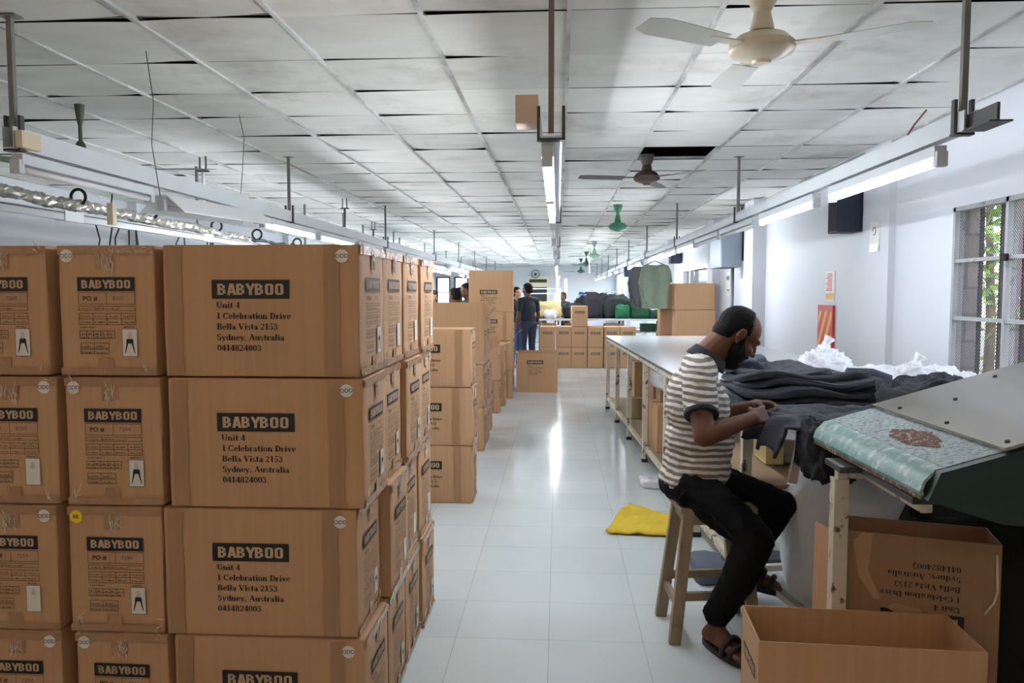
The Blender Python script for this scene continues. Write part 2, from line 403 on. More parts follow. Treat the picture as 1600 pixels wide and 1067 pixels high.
for n, (a, b, d) in enumerate([(5.95, 6.45, .05), (9.55, 10.0, .16), (12.2, 12.6, .12), (17.0, 17.5, .14), (22, 22.5, .14), (27, 27.5, .14)]):
    struct('trim_%d' % (n + 3), MB().box(XR - d, XR + .01, a, b, 0, ZC - .01), M_wall)
for n, y in enumerate((3.9, 9.5, 15, 21, 27)):
    struct('trim_%d' % (n + 9), MB().box(XL - .01, XL + .12, y, y + .45, 0, ZC - .01), M_wall)
struct('baseboard_right', MB().box(XR - .012, XR + .001, YF, YB, 0, .1), M_base)
struct('baseboard_left', MB().box(XL - .001, XL + .012, YF, YB, 0, .1), M_base)

# ---- window beside the machine: steel casements with expanded mesh and bars
M_wframe = mat('window_frame_grey', (150, 152, 152), .5, var=.08, vscale=10, dirt=(84, 82, 80), dscale=9, dlo=.58, dhi=.7)
M_mesh = mat('wire_mesh', (52, 50, 50), .6)
M_bar = mat('window_bar', (40, 35, 33), .7, spec=.2)
y0, y1, z0, z1 = WIN[0]
fr = MB(); fw = .028
fr.box(XR - .01, XR + .05, y0, y1, z1 - fw, z1).box(XR - .01, XR + .05, y0, y1, z0, z0 + fw)
for y in (y0 + .014, y1 - .014, 4.50, 3.90): fr.box(XR - .01, XR + .05, y - .014, y + .014, z0, z1)
for z in (1.34, 1.70): fr.box(XR - .006, XR + .04, y0, y1, z - .011, z + .011)
wf = struct('window_1', fr, M_wframe)
ms = MB(); p = .02; nn = int((y1 - y0 + z1 - z0) / p)
for k in range(nn):
    c = k * p
    for sgn in (0, 1):
        a = (y0 + max(0, c - (z1 - z0)), z0 + min(c, z1 - z0)); b = (y0 + min(c, y1 - y0), z0 + max(0, c - (y1 - y0)))
        if sgn: a, b = (a[0], z0 + z1 - a[1]), (b[0], z0 + z1 - b[1])
        ms.beam((XR + .02, a[0], a[1]), (XR + .02, b[0], b[1]), .0022)
struct('wire_mesh', ms, M_mesh, wf)
br = MB()
y = y0 + .12
while y < y1 - .05: br.beam((XR + .1, y, z0), (XR + .1, y, z1), .02); y += .225
struct('window_bar', br, M_bar, wf)
struct('window_latch', MB().box(XR - .025, XR - .008, 4.47, 4.53, 1.68, 1.72), M_bar, wf)
# far window added to let daylight onto the back wall
y0, y1, z0, z1 = WIN[1]
fr = MB().box(XR, XR + .05, y0, y1, z1 - .03, z1).box(XR, XR + .05, y0, y1, z0, z0 + .03)
for y in (y0 + .015, (y0 + y1) / 2, y1 - .015): fr.box(XR, XR + .05, y - .015, y + .015, z0, z1)
struct('window_2', fr, M_wframe)
# office window further along the wall with white frame
M_white = mat('white_frame', (232, 234, 236), .4)
M_pane = mat('dim_pane', (120, 128, 134), .12)
y0, y1, z0, z1 = WIN[2]
fr = MB().box(XR - .03, XR + .05, y0 - .06, y1 + .06, z1, z1 + .06).box(XR - .03, XR + .05, y0 - .06, y1 + .06, z0 - .06, z0)
for y in (y0 - .03, y0 + (y1 - y0) * .68, y1 + .03): fr.box(XR - .03, XR + .05, y - .035, y + .035, z0, z1)
w3 = struct('window_3', fr, M_white)
struct('pane', MB().box(XR + .06, XR + .07, y0, y1, z0, z1), M_pane, w3)

# back wall door opening with cream frame, and tall windows on the left of it
M_cream = mat('cream_paint', (222, 214, 186), .5)
M_dark = mat('dark_opening', (44, 44, 46), .6)
d1 = struct('door_1', MB().box(-1.36, -1.28, YB - .08, YB, 0, 2.1).box(-.5, -.42, YB - .08, YB, 0, 2.1).box(-1.36, -.42, YB - .08, YB, 2.1, 2.2), M_cream)
struct('doorway_shade', MB().box(-1.28, -.5, YB - .03, YB - .01, 0, 2.1), M_dark, d1)  # flat dark sheet painting the shade inside the open doorway
struct('transom', MB().box(-1.28, -.5, YB - .045, YB - .02, 1.75, 1.95), M_cream, d1)
for n, x in enumerate((-5.1, -4.3, -3.5)):
    w = struct('window_%d' % (n + 4), MB().box(x - .3, x - .25, YB - .05, YB, .9, 2.2).box(x + .25, x + .3, YB - .05, YB, .9, 2.2).box(x - .3, x + .3, YB - .05, YB, 2.15, 2.2).box(x - .3, x + .3, YB - .05, YB, .9, .95), M_bar)
    struct('glazing_bar', MB().box(x - .25, x + .25, YB - .03, YB - .01, 1.5, 1.54), M_bar, w)

# ------------------------------------------------------------------ outside the window
M_brick = None
def mat_brick():
    m = bpy.data.materials.new('block_wall'); m.use_nodes = True; nt = m.node_tree; N = nt.nodes; L = nt.links; p = N['Principled BSDF']; p.inputs['Roughness'].default_value = .9
    tc = N.new('ShaderNodeTexCoord'); sp = N.new('ShaderNodeSeparateXYZ'); L.new(tc.outputs['Object'], sp.inputs[0]); ad = N.new('ShaderNodeMath'); L.new(sp.outputs[0], ad.inputs[0]); L.new(sp.outputs[1], ad.inputs[1])
    cb = N.new('ShaderNodeCombineXYZ'); L.new(ad.outputs[0], cb.inputs[0]); L.new(sp.outputs[2], cb.inputs[1])
    b = N.new('ShaderNodeTexBrick'); b.inputs['Scale'].default_value = 1; b.inputs['Brick Width'].default_value = .24; b.inputs['Row Height'].default_value = .17; b.inputs['Mortar Size'].default_value = .009
    b.inputs['Color1'].default_value = hexc(126, 116, 112); b.inputs['Color2'].default_value = hexc(112, 104, 101); b.inputs['Mortar'].default_value = hexc(96, 90, 88)
    L.new(cb.outputs[0], b.inputs[0]); L.new(b.outputs[0], p.inputs['Base Color']); return m
M_brick = mat_brick()
struct('trim_21', MB().box(XR + .056, XR + .17, 5.082, 5.092, .93, 2.04), M_brick)
tag(MB().box(3.14, 3.24, 5.36, 5.5, -.1, 3.2).build('brick_post', mat('mauve_render', (138, 112, 108), .9, var=.1, vscale=6)), 'slim mauve post outside behind the meshed window', 'post')
tag(MB().box(6.0, 6.2, 6.4, 10.5, -.1, 1.6).build('garden_wall', mat('pink_render', (206, 122, 112), .9, var=.08, vscale=2)), 'low pink rendered wall outside beyond the meshed window', 'wall')
struct('trim_20', MB().box(2.68, 20, -6, 30, -.2, -.1), mat('yard_ground', (150, 146, 130), .9, var=.15, vscale=2))
M_bark = mat('bark', (96, 84, 62), .9, bump=.4, bscale=30)
M_leaf = mat('leaf_green', (120, 150, 50), .5, island=.35)
M_leafy = mat('leaf_yellow', (190, 176, 70), .5, island=.3)
def tree(name, x, y, h, crown, ml, seed, label):
    r = random.Random(seed); t = thing(name, label, 'tree', (x, y, -.1))
    MB().tube([(0, 0, 0), (.03, .02, h * .4), (-.03, .03, h * .8)], [.06, .05, .03], 8).build('trunk', M_bark, t, True)
    f = MB()
    for k in range(crown[3]):
        c = Vector((r.gauss(0, crown[0]), r.gauss(0, crown[1]), h * .75 + r.gauss(0, crown[2])))
        if c.z < .3: continue
        d = Vector((r.gauss(0, 1), r.gauss(0, 1), r.gauss(-.4, .7))).normalized(); s = d.orthogonal().normalized(); l = r.uniform(.09, .17)
        f.add([c, c + d * l * .5 + s * l * .22, c + d * l, c + d * l * .5 - s * l * .22], [(0, 1, 2, 3)])
    f.build('foliage', ml, t)
tree('garden_tree', 4.6, 8.5, 3.2, (.3, .45, .6, 1000), M_leaf, 1, 'green leafy tree outside seen between the window bars')
tree('yellow_tree', 5.0, 7.0, 3.3, (.25, .3, .8, 800), M_leafy, 2, 'yellowish leafy tree outside behind the mauve post')
tree('bamboo_clump', 2.98, 4.98, 1.5, (.03, .05, .35, 240), M_leaf, 5, 'narrow green plant standing low outside the meshed window')

# ------------------------------------------------------------------ trunking and tube lights
def tube_light(label, x, ya, yb, z, lit=True, tilt=0, hood=False):
    t = thing('tube_light', label, 'tube light', (x, (ya + yb) / 2, z)); t.rotation_euler = (tilt, 0, 0)
    l = (yb - ya) / 2
    MB().box(-.025, .025, -l, l, .0, .045).build('housing', M_steel, t, bevel=.004)
    for s in (-1, 1): MB().box(-.022, .022, s * l - .018, s * l + .018, -.04, .02).build('end_cap', M_cap, t, bevel=.003)
    MB().tube([(0, -l + .02, -.02), (0, l - .02, -.02)], .0155, 10).build('tube', (M_tubew2 if x > 1 and ya < 8 else M_tube) if lit else M_tubeoff, t, True)
    if hood:
        MB().prism([(-.13, -.05), (-.13, -.045), (-.03, .05), (.03, .05), (.13, -.045), (.13, -.05), (.028, .042), (-.028, .042)], -l, l, 'y').build('reflector', M_white, t)
    return t
def trunking(label, x, ya, yb, z, rods, tops=M_rod, w=.05, h=.075, dark=()):
    t = thing('lighting_trunking', label, 'trunking', (x, ya, z))
    MB().prism([(-w / 2, 0), (w / 2, 0), (w / 2, h), (w / 2 - .004, h), (w / 2 - .004, .004), (-w / 2 + .004, .004), (-w / 2 + .004, h), (-w / 2, h)], 0, yb - ya, 'y').build('channel', M_steel, t)
    for k, y in enumerate(rods):
        MB().box(-.011, .011, y - ya - .011, y - ya + .011, h * .3, ZC - z).box(-.04, .04, y - ya - .03, y - ya + .03, ZC - z - .006, ZC - z).build('hanger_rod', M_rodb if k in dark else tops, t)
        MB().box(-w / 2 - .012, w / 2 + .012, y - ya - .02, y - ya + .02, -.008, .0).box(-w / 2 - .012, -w / 2, y - ya - .012, y - ya + .012, 0, h + .05).box(w / 2, w / 2 + .012, y - ya - .012, y - ya + .012, 0, h + .05).build('bracket', M_rodb, t)
    return t
tr = trunking('grey lighting trunking hung along the wall side above the work table', 1.52, 2.98, 31.5, 2.10, [3.04, 6.67, 10.05, 13.4, 16.8, 20.2, 23.6, 27, 30.4])
MB().box(-.005, .005, -.18, .02, .0, .06).box(-.03, .05, -.18, .0, -.006, 0).build('end_bracket', M_rodb, tr)
MB().tube([(0, .55, .07), (.02, .5, .13), (.03, .42, .17)], .004, 6).build('loose_wire', mat('red_wire', (120, 50, 44), .5), tr)
trc = trunking('lighting trunking hung over the middle of the aisle', -.03, 3.0, 30, 2.10, [3.05, 6.6, 10.0, 13.4, 16.8, 20.2, 23.6, 27], mat('rod_brown', (126, 108, 96), .5), w=.085)
MB().box(-.14, -.05, .04, .16, .06, .17).build('junction_box', mat('peach_plastic', (212, 186, 166), .5), trc, bevel=.004)
trl = trunking('white lighting trunking hung on the far side of the front carton pile', -2.28, 3.1, 31, 2.10, [3.14, 6.45, 10.1, 14.1, 17.6, 21, 24.4, 27.8], h=.09)
MB().box(.045, .075, -.02, .1, .0, .07).build('junction_box', mat('tan_plastic', (214, 196, 168), .5), trl, bevel=.004)
ZL = 2.042
tube_light('unlit tube light at the near end of the white trunking', -2.28, 3.15, 4.2, ZL, False)
def lamps(x, segs, what):
    for k, (a, b, lit) in enumerate(segs):
        tube_light(('%s %s tube light %s' % (ORD[k], 'lit' if lit else 'unlit', what)) if k else ('%s tube light at the near end %s' % ('lit' if lit else 'unlit', what)), x, a, b, ZL, lit)
lamps(1.52, [(3.2, 4.42, 1), (4.68, 5.9, 1), (6.1, 7.3, 0), (7.45, 8.6, 0), (8.75, 9.9, 1), (10.05, 11.25, 1), (14.2, 15.4, 1), (15.6, 16.8, 1), (19.5, 20.7, 1), (22, 23.2, 1), (24.5, 25.7, 1), (26, 27.2, 1), (28.0, 29.2, 1), (30, 31.2, 1)], 'of the trunking along the table')
lamps(-.045, [(3.1, 4.3, 1), (4.4, 5.6, 1), (6.2, 7.4, 0), (8.2, 9.4, 0), (12, 13.2, 0), (15, 16.2, 1), (16.8, 18, 1), (18.8, 20, 1), (21, 22.2, 1), (24, 25.2, 1), (27.5, 28.7, 1)], 'of the trunking over the aisle')
lamps(-2.28, [(5.85, 7.08, 1), (7.25, 8.45, 1), (8.65, 9.85, 1), (10.05, 11.25, 1), (11.45, 12.65, 1), (16.1, 17.3, 1), (17.5, 18.7, 1), (18.9, 20.1, 1), (20.3, 21.5, 1), (22.5, 23.7, 1), (25, 26.2, 1), (28.5, 29.7, 1)], 'of the white trunking beyond the carton pile')  # farthest lamp added to brighten the back wall
tube_light('unlit hooded tube light drooping under the white trunking', -2.25, 4.28, 5.66, 2.03, False, R(2.0), True)
M_fillw = mat('fill_glow_warm', (255, 228, 200), .4, emit=LAMP * .42)
def fill_lamp(label, x, y):  # invented lamps out of view, added to light the carton fronts
    t = thing('tube_light', label, 'tube light', (x, y, 2.6)); MB().box(-.6, .6, -.03, .03, 0, .05).build('housing', M_steel, t); MB().tube([(-.58, 0, -.02), (.58, 0, -.02)], .0155, 10).build('tube', M_fillw, t, True)
for k, (x, y) in enumerate(((-3.6, -1.2), (-1.9, -1.2), (-.2, -1.2), (1.5, -1.2), (-2.8, -2.3), (-1.0, -2.3))): fill_lamp('warm ceiling tube light behind the viewer, %s' % ('outermost of the front row', 'second of the front row', 'third of the front row', 'nearest the window wall', 'outer one of the rear row', 'inner one of the rear row')[k], x, y)
trunking('second white trunking further into the sewing side with its own lamps', -3.1, 10.5, 31, 2.12, [11, 14.4, 17.8, 21.2, 24.6, 28])
lamps2 = [(12.5, 13.7), (13.9, 15.1), (16.6, 17.8), (18, 19.2), (19.4, 20.6), (20.8, 22), (24, 25.2), (26, 27.2), (28.5, 29.7)]
for k, (a, b) in enumerate(lamps2): tube_light('%s lit tube light of the second trunking on the sewing side' % ORD[k], -3.1, a, b, 2.06)

# ---- sewing-line busbar rail, foil-wrapped cable with black rings
M_foil = mat('foil_wrap', (176, 174, 166), .3, metal=.55, var=.25, vscale=12, bump=.6, bscale=22)
M_cable = mat('black_cable', (22, 22, 24), .55)
t = thing('busbar_rail', 'white busbar rail running above the cartons on the sewing side', 'rail', (-3.3, 2.4, 1.985))
MB().box(-.03, .03, 0, 14, 0, .055).build('rail', M_steel, t)
MB().box(-.034, -.026, 0, 14, .02, .03).box(.03, .034, 0, 14, .04, .05).build('rail_groove', M_rodb, t)
for k in range(7): MB().box(-.036, .036, .55 + k * 2, .75 + k * 2, -.006, .062).build('joint_cover', M_white, t)
for k in range(5): MB().box(-.012, .012, 1.5 + k * 3, 1.52 + k * 3, .05, ZC - 1.985).build('hanger_rod', M_rod, t)
fc = MB(); NK, NA = 200, 14
for k in range(NK):
    y = 2.3 + k * .029; c = Vector((-3.3 + .02 * fbm((y, 0, 0), 1.7), y, 2.12 + .022 * fbm((y, 3, 0), 1.3) - .008 * (y - 2.4))); r0 = .036 + .01 * fbm((y, 9, 0), 3)
    for a in range(NA):
        t = 2 * math.pi * a / NA; d = Vector((math.cos(t), 0, math.sin(t))); fc.V.append(c + d * (r0 + .011 * fbm(c + d * .04, 24, 4) + .009 * abs(fbm(c + d * .04, 60, 9))))
fc.F = [(k * NA + a, k * NA + (a + 1) % NA, (k + 1) * NA + (a + 1) % NA, (k + 1) * NA + a) for k in range(NK - 1) for a in range(NA)]
fo = tag(fc.build('foil_wrapped_cable', M_foil), 'silver foil-wrapped cable bundle lying along the busbar rail', 'cable')
tag(MB().tube([(-3.29 + .025 * fbm((k, 0, 0), .9), 8.0 + k * .1, 2.075 + .03 * fbm((k, 5, 0), .8)) for k in range(60)], [.02 + .012 * fbm((k, 2, 2), .9) for k in range(60)], 8).build('black_cable', M_cable, None, True), 'black cable bundle continuing the silver one along the busbar rail', 'cable')
for k, y in enumerate((3.95, 5.15, 6.1, 7.3, 8.3, 9.6)):
    rr = .052; c = Vector((-3.3, y, 2.175 - .006 * (y - 2.4)))
    tag(MB().tube([c + Vector((rr * math.cos(R(a)), 0, rr * math.sin(R(a)))) for a in range(-60, 241, 15)] + [c + Vector((-.026, 0, -.1))], .011, 8).build('cable_ring', M_cable, None, True), '%s black cable ring standing up from the cable bundle' % ORD[k], 'ring', 'black rings along the busbar rail')
def hang_cable(label, x, y, z, n, seed, spread=.05, ln=.5):
    t = thing('cable_drop', label, 'cable', (x, y, z)); r = random.Random(seed)
    for k in range(n):
        a = Vector((r.uniform(-.025, .025), r.uniform(-spread, spread), 0)); d = Vector((r.gauss(0, .04), r.gauss(0, .04), -ln * r.uniform(.6, 1.1)))
        MB().tube([a, a + d * .3 + Vector((0, r.gauss(0, .03), .0)), a + d * .7 + Vector((0, r.gauss(0, .04), 0)), a + d], .006 if n < 8 else .009, 6).build('cable', M_cable, t, True)
hang_cable('thick bunch of black cables dropping from the busbar rail behind the cartons', -3.3, 3.83, 1.99, 14, 1, .05)
hang_cable('few thin black cables dropping from the rail behind the middle carton column', -3.3, 5.6, 1.99, 6, 2, .25, .4)
hang_cable('loose black cables dropping from the rail further back', -3.3, 6.9, 1.99, 6, 4, .4, .35)
t = thing('pull_switch', 'cream pull switch hanging on a short cord under the white trunking', 'switch', (-2.44, 4.1, 1.93))
MB().box(-.018, .018, -.02, .02, -.06, .06).build('switch_body', M_cream, t, bevel=.005)
MB().tube([(0, 0, .06), (.01, .0, .14), (.03, 0, .15), (.12, 0, .166), (.145, 0, .172)], .004, 6).build('cord', M_cable, t)
for k, (x, y, z, lab) in enumerate([(-1.95, 3.6, 1.96, 'thin grey wire hanging from the ceiling nearer the front'), (-2.05, 4.9, 2.14, 'second thin wire hanging from the ceiling further back')]):
    tag(MB().tube([(x, y, ZC - .01), (x + .03, y, (ZC + z) / 2 + .1), (x + .015, y, (ZC + z) / 2 - .1), (x + .05 * (1 - k), y, z)], .0022, 5).build('hanging_wire', M_rodb), lab, 'wire')
for k, (x, y, zb, lab) in enumerate([(-3.0, 6.4, 2.14, 'white pipe hanger under the ceiling above the busbar rail'), (.8, 20.0, 2.0, 'pale hanger pipe near the far fans'), (-3.0, 12.4, 2.15, 'short dark hanger rod on the sewing side ceiling'), (-2.6, 9.3, 2.3, 'short dark rod hanging near the row of lit tubes')]):
    t = thing('hanger_pipe', lab, 'pipe', (x, y, ZC))
    MB().tube([(0, 0, -.12), (0, 0, zb - ZC)], .014, 8).build('pipe', M_white if k < 2 else M_rodb, t, True)
    MB().box(-.05, .05, -.02, .02, -.13, -.118).box(-.03, -.022, -.01, .01, -.12, 0).box(.022, .03, -.01, .01, -.12, 0).build('clamp', M_rodb, t)

# ------------------------------------------------------------------ ceiling fans
def fan(name, label, x, y, z, body, blade, a0, rad=.12, bl=.5, can=.062):
    t = thing(name, label, 'ceiling fan', (x, y, z))
    MB().lathe([(.02, .085), (.03, .08), (rad * .75, .06), (rad, .03), (rad, .008), (rad * .92, -.004), (rad * .55, -.022), (rad * .3, -.03), (rad * .26, -.04), (.005, -.042)]).build('motor', body, t, 35)
    H = ZC - z
    MB().lathe([(.011, .07), (.011, H)], n=10).build('down_rod', body, t, True)
    MB().lathe([(.012, H - .13), (can * .8, H - .06), (can, H - .004), (can, H)]).build('canopy', body, t, 35)
    MB().lathe([(.045, .08), (.042, .1), (.026, .17), (.012, .19)]).build('coupling', body, t, 35)
    for k in range(3):
        a = a0 + k * 2 * math.pi / 3; M = Matrix.Rotation(a, 4, 'Z')
        b = MB(); vs = []
        for s in range(7):
            u = s / 6; r = rad * .9 + .1 + (bl - .1) * u; w = .052 + .018 * u if s < 6 else .04
            for e in (-1, 1): vs += [M @ Vector((r, e * w, .012 + e * .0065 + dz)) for dz in (0, .003)]
        for s in range(6):
            o = 4 * s; b_ = [(o, o + 4, o + 6, o + 2), (o + 1, o + 3, o + 7, o + 5), (o, o + 1, o + 5, o + 4), (o + 2, o + 6, o + 7, o + 3)]
            b.F += b_
        b.V = vs; b.F += [(0, 2, 3, 1), (24, 25, 27, 26)]
        bo = b.build('blade', blade, t)
        MB().beam(M @ Vector((rad * .8, 0, .02)), M @ Vector((rad * .9 + .16, 0, .015)), .05, .005).build('blade_arm', body, bo)
    return t
M_fanc = mat('fan_cream', (214, 202, 178), .3, var=.05, vscale=10, dirt=(150, 130, 104), dscale=14, dlo=.6, dhi=.75)
M_fanb = mat('fan_brown', (72, 58, 50), .45, var=.1, vscale=10)
M_fang = mat('fan_green', (32, 104, 74), .45, var=.1, vscale=10)
M_fangd = mat('fan_dark_green', (30, 66, 52), .5)
M_blg = mat('fan_blade_grey_green', (108, 116, 100), .5)
fan('ceiling_fan', 'cream ceiling fan close overhead above the seated man', .765, 3.02, 2.405, M_fanc, mat('fan_blade_pale', (206, 206, 198), .5), R(93), .122, .46)
fan('ceiling_fan', 'brown ceiling fan beside the missing ceiling tile', .735, 6.55, 2.44, M_fanb, M_fanb, R(-48), .11, .48)
fan('ceiling_fan', 'bright green ceiling fan, third along the aisle', .775, 10.2, 2.345, M_fang, M_blg, R(-30), .12, .5)
fan('ceiling_fan', 'pale green ceiling fan, fourth along the aisle', .8, 17.3, 2.31, mat('fan_pale_green', (120, 150, 128), .45), M_blg, R(40), .12, .5)
fan('ceiling_fan', 'dark green ceiling fan, second from the far end of the aisle', .78, 21.6, 2.28, M_fangd, M_fangd, R(10), .13, .5)
fan('ceiling_fan', 'dark green ceiling fan farthest down the aisle', .76, 26.0, 2.2, M_fangd, M_fangd, R(70), .13, .5)
fan('ceiling_fan', 'olive green fan partly hidden by the white trunking', -2.92, 4.6, 2.24, mat('fan_olive', (66, 78, 54), .5), mat('fan_blade_olive', (112, 122, 96), .5), R(2), .11, .72, .03)

# ------------------------------------------------------------------ cartons
CL, CW, CH = .62, .31, .41
def carton_body(l, w, h, seed, r=.007):
    """closed carton with softened edges, slightly bulged and dented faces; base centre at origin"""
    def ticks(a): return [-a, -a + r * .35, -a + r, *[(-1 + 2 * k / 8) * (a - r) for k in range(1, 8)], a - r, a - r * .35, a]
    X, Y, Z = ticks(l / 2), ticks(w / 2), ticks(h / 2); mb = MB()
    def q(p):
        c = Vector([max(-a + r, min(a - r, v)) for v, a in zip(p, (l / 2, w / 2, h / 2))]); d = p - c
        if d.length > 1e-7: p = c + d.normalized() * r
        n = Vector((abs(p.x) * 2 / l, abs(p.y) * 2 / w, abs(p.z) * 2 / h)); i = max(range(3), key=lambda k: n[k])
        f = 1
        for k in range(3):
            if k != i: f *= max(0, 1 - n[k] ** 4)
        dv = Vector((0, 0, 0)); dv[i] = math.copysign(1, p[i])
        return p + dv * (f * (.0025 if i < 2 else -.001) + (.0022 * fbm(p, 5, seed) if i < 2 else 0) - .001) + Vector((0, 0, h / 2))
    for ax, A, B, lim in ((0, Y, Z, l / 2), (1, X, Z, w / 2), (2, X, Y, h / 2)):
        for s in (-1, 1):
            nb = len(B); vs = []
            for a in A:
                for b in B: p = [0, 0, 0]; p[ax] = s * lim; o = [k for k in range(3) if k != ax]; p[o[0]] = a; p[o[1]] = b; vs.append(q(Vector(p)))
            mb.add(vs, [(i * nb + j, (i + 1) * nb + j, (i + 1) * nb + j + 1, i * nb + j + 1) for i in range(len(A) - 1) for j in range(nb - 1)])
    me = mb.mesh('carton_body'); bm = bmesh.new(); bm.from_mesh(me); bmesh.ops.remove_doubles(bm, verts=bm.verts, dist=1e-5); bmesh.ops.recalc_face_normals(bm, faces=bm.faces); bm.to_mesh(me); bm.free()
    me.materials.append(M_card)
    for p in me.polygons: p.use_smooth = True
    return me
EPS = .0042
side = lambda l=CL, w=CW, e=0.0: (lambda u, v: (u, -w / 2 - EPS - e, v))         # long face towards -Y
endf = lambda l=CL, w=CW, e=0.0: (lambda u, v: (l / 2 + EPS + e, u, v))          # end face towards +X
def brand(put, cu, cv, w, flip=False):
    """black block with the shop lettering knocked out in carton colour"""
    k = -1 if flip else 1; P = (lambda u, v: put(cu + k * u, cv + k * v))
    bk = MB(); lay(bk, rect(-w / 2, -w * .118, w / 2, w * .118), 0, 0, P)
    tx = MB(); s = block('BABYBOO', w * .142); sx = .86 * w / s[2]
    lay(tx, s, -.43 * w, -w * .071, (lambda u, v: P(u, v)), sx)
    return bk, tx
def nudge(mb, d):
    for v in mb.V: v += Vector(d)
    return mb
def mesh_of(mb, name, m):
    me = mb.mesh(name); me.materials.append(m); return me
def side_print(h=CH, flip=False, u0=-.152, vb=.272, scale=1.0):
    put = side(); W_ = .245 * scale; k = -1 if flip else 1
    bk, tx = brand(put, u0 + k * W_ / 2, vb, W_, flip); nudge(tx, (0, -.0006, 0))
    ad = MB(); P = lambda u, v: put(u0 + k * u, vb + k * v)
    for i, ln in enumerate(('Unit 4', '1 Celebration Drive', 'Bella Vista 2153', 'Sydney, Australia', '0414824003')):
        lay(ad, serif(ln, .0188 * scale), .013 * scale, (-.058 - i * .0331) * scale, P, 1.12)
    return mesh_of(bk, 'brand_block', M_ink), mesh_of(tx, 'brand_lettering', M_kraft), mesh_of(ad, 'address_print', M_ink)
def form_mesh(seed):
    r = random.Random(seed); mb = MB(); put = endf()
    def ln(u0, v0, u1, v1, t=.0014):
        if abs(u1 - u0) > abs(v1 - v0): lay(mb, rect(u0, v0 - t / 2, u1, v0 + t / 2), 0, 0, put)
        else: lay(mb, rect(u0 - t / 2, v0, u0 + t / 2, v1), 0, 0, put)
    def bx(u0, v0, u1, v1):
        ln(u0, v0, u1, v0); ln(u0, v1, u1, v1); ln(u0, v0, u0, v1); ln(u1, v0, u1, v1)
    def scr(u0, v, u1, s=.005, heavy=.0018):
        u = u0
        while u < u1:
            w = r.uniform(.002, .006); a = r.uniform(-.5, .5) * s
            lay(mb, ([(u, v), (u + w, v + a), (u + w, v + a + heavy), (u, v + heavy)], [(0, 1, 2, 3)], 0), 0, 0, put)
            if r.random() < .5: lay(mb, rect(u, v - s * .2, u + heavy * .8, v + s * .7), 0, 0, put)
            u += w + r.uniform(.0005, .003)
    bx(-.09, .226, .092, .262); ln(.0, .226, .0, .262)
    lay(mb, sans('PO #', .0195, .0004), -.075, .237, put, 1.1)
    bx(-.09, .206, .092, .219); scr(-.08, .21, -.05); scr(-.04, .21, .04, .007)
    bx(-.09, .162, .092, .197); ln(-.09, .18, .092, .18); ln(-.045, .162, -.045, .197); ln(0, .162, 0, .197); ln(.046, .162, .046, .197)
    for v in (.168, .186):
        for u in (-.086, -.04, .006, .052): scr(u, v, u + .034)
    scr(-.086, .152, -.04)
    bx(-.09, .118, .024, .142); ln(-.09, .13, .024, .13)
    for k in range(1, 5): ln(-.09 + .0228 * k, .118, -.09 + .0228 * k, .142)
    for k in range(5): scr(-.086 + .0228 * k, .121, -.076 + .0228 * k); scr(-.084 + .0228 * k, .133, -.078 + .0228 * k)
    bx(-.088, .088, .004, .104); bx(-.088, .07, .004, .084); ln(-.044, .07, -.044, .104)
    for v in (.073, .092): scr(-.085, v, -.05); scr(-.036, v, -.006, .006)
    scr(.052, .153, .08)
    return mesh_of(mb, 'shipping_form', M_inkl)
def po_number(txt):
    mb = MB(); lay(mb, sans(txt, .017, -.0002), .02, .238, endf(), 1.15, .03); return mesh_of(mb, 'handwritten_number', M_blueink)
def end_brand():
    bk, tx = brand(endf(), 0, .288, .185); nudge(tx, (.0006, 0, 0)); return mesh_of(bk, 'brand_block', M_ink), mesh_of(tx, 'brand_lettering', M_kraft)
def photo_label(dark=True):
    put = endf(e=.0004); a = MB(); lay(a, rect(.048, .062, .096, .148), 0, 0, put); b = MB(); p2 = endf(e=.001)
    c = MB()
    lay(c, rect(.0475, .0615, .0965, .0628), 0, 0, p2); lay(c, rect(.0475, .1472, .0965, .1485), 0, 0, p2); lay(c, rect(.0475, .0615, .0487, .1485), 0, 0, p2); lay(c, rect(.0953, .0615, .0965, .1485), 0, 0, p2)
    lay(b, ([(.062, .117), (.082, .117), (.084, .103), (.06, .103)], [(0, 1, 2, 3)], 0), 0, 0, p2)
    lay(b, ([(.061, .104), (.067, .104), (.0575, .072), (.055, .072)], [(0, 1, 2, 3)], 0), 0, 0, p2)
    lay(b, ([(.077, .104), (.083, .104), (.089, .072), (.0865, .072)], [(0, 1, 2, 3)], 0), 0, 0, p2)
    g = MB(); lay(g, ([(.064, .117), (.08, .117), (.078, .128), (.066, .128)], [(0, 1, 2, 3)], 0), 0, 0, p2); lay(g, disc(.072, .133, .0055, 12), 0, 0, p2)
    return mesh_of(a, 'photo_label', M_stick), (mesh_of(b, 'garment_photo', M_ink) if dark else None), mesh_of(g, 'faint_figure', mat('faint_grey', (196, 188, 184), .5)), mesh_of(c, 'label_border', mat('blue_grey_border', (86, 84, 104), .5))
def sticker(face, u, v, m, txt, tm):
    put = (side if face == 'side' else endf)(e=.0006); a = MB(); lay(a, disc(u, v, .0205), 0, 0, put)
    b = MB(); s = sans(txt, .017, .0002); put2 = (side if face == 'side' else endf)(e=.0012); lay(b, s, u - s[2] / 2 * 1.05, v - .006, put2, 1.05, .03)
    return mesh_of(a, 'round_sticker', m), mesh_of(b, 'sticker_writing', tm)
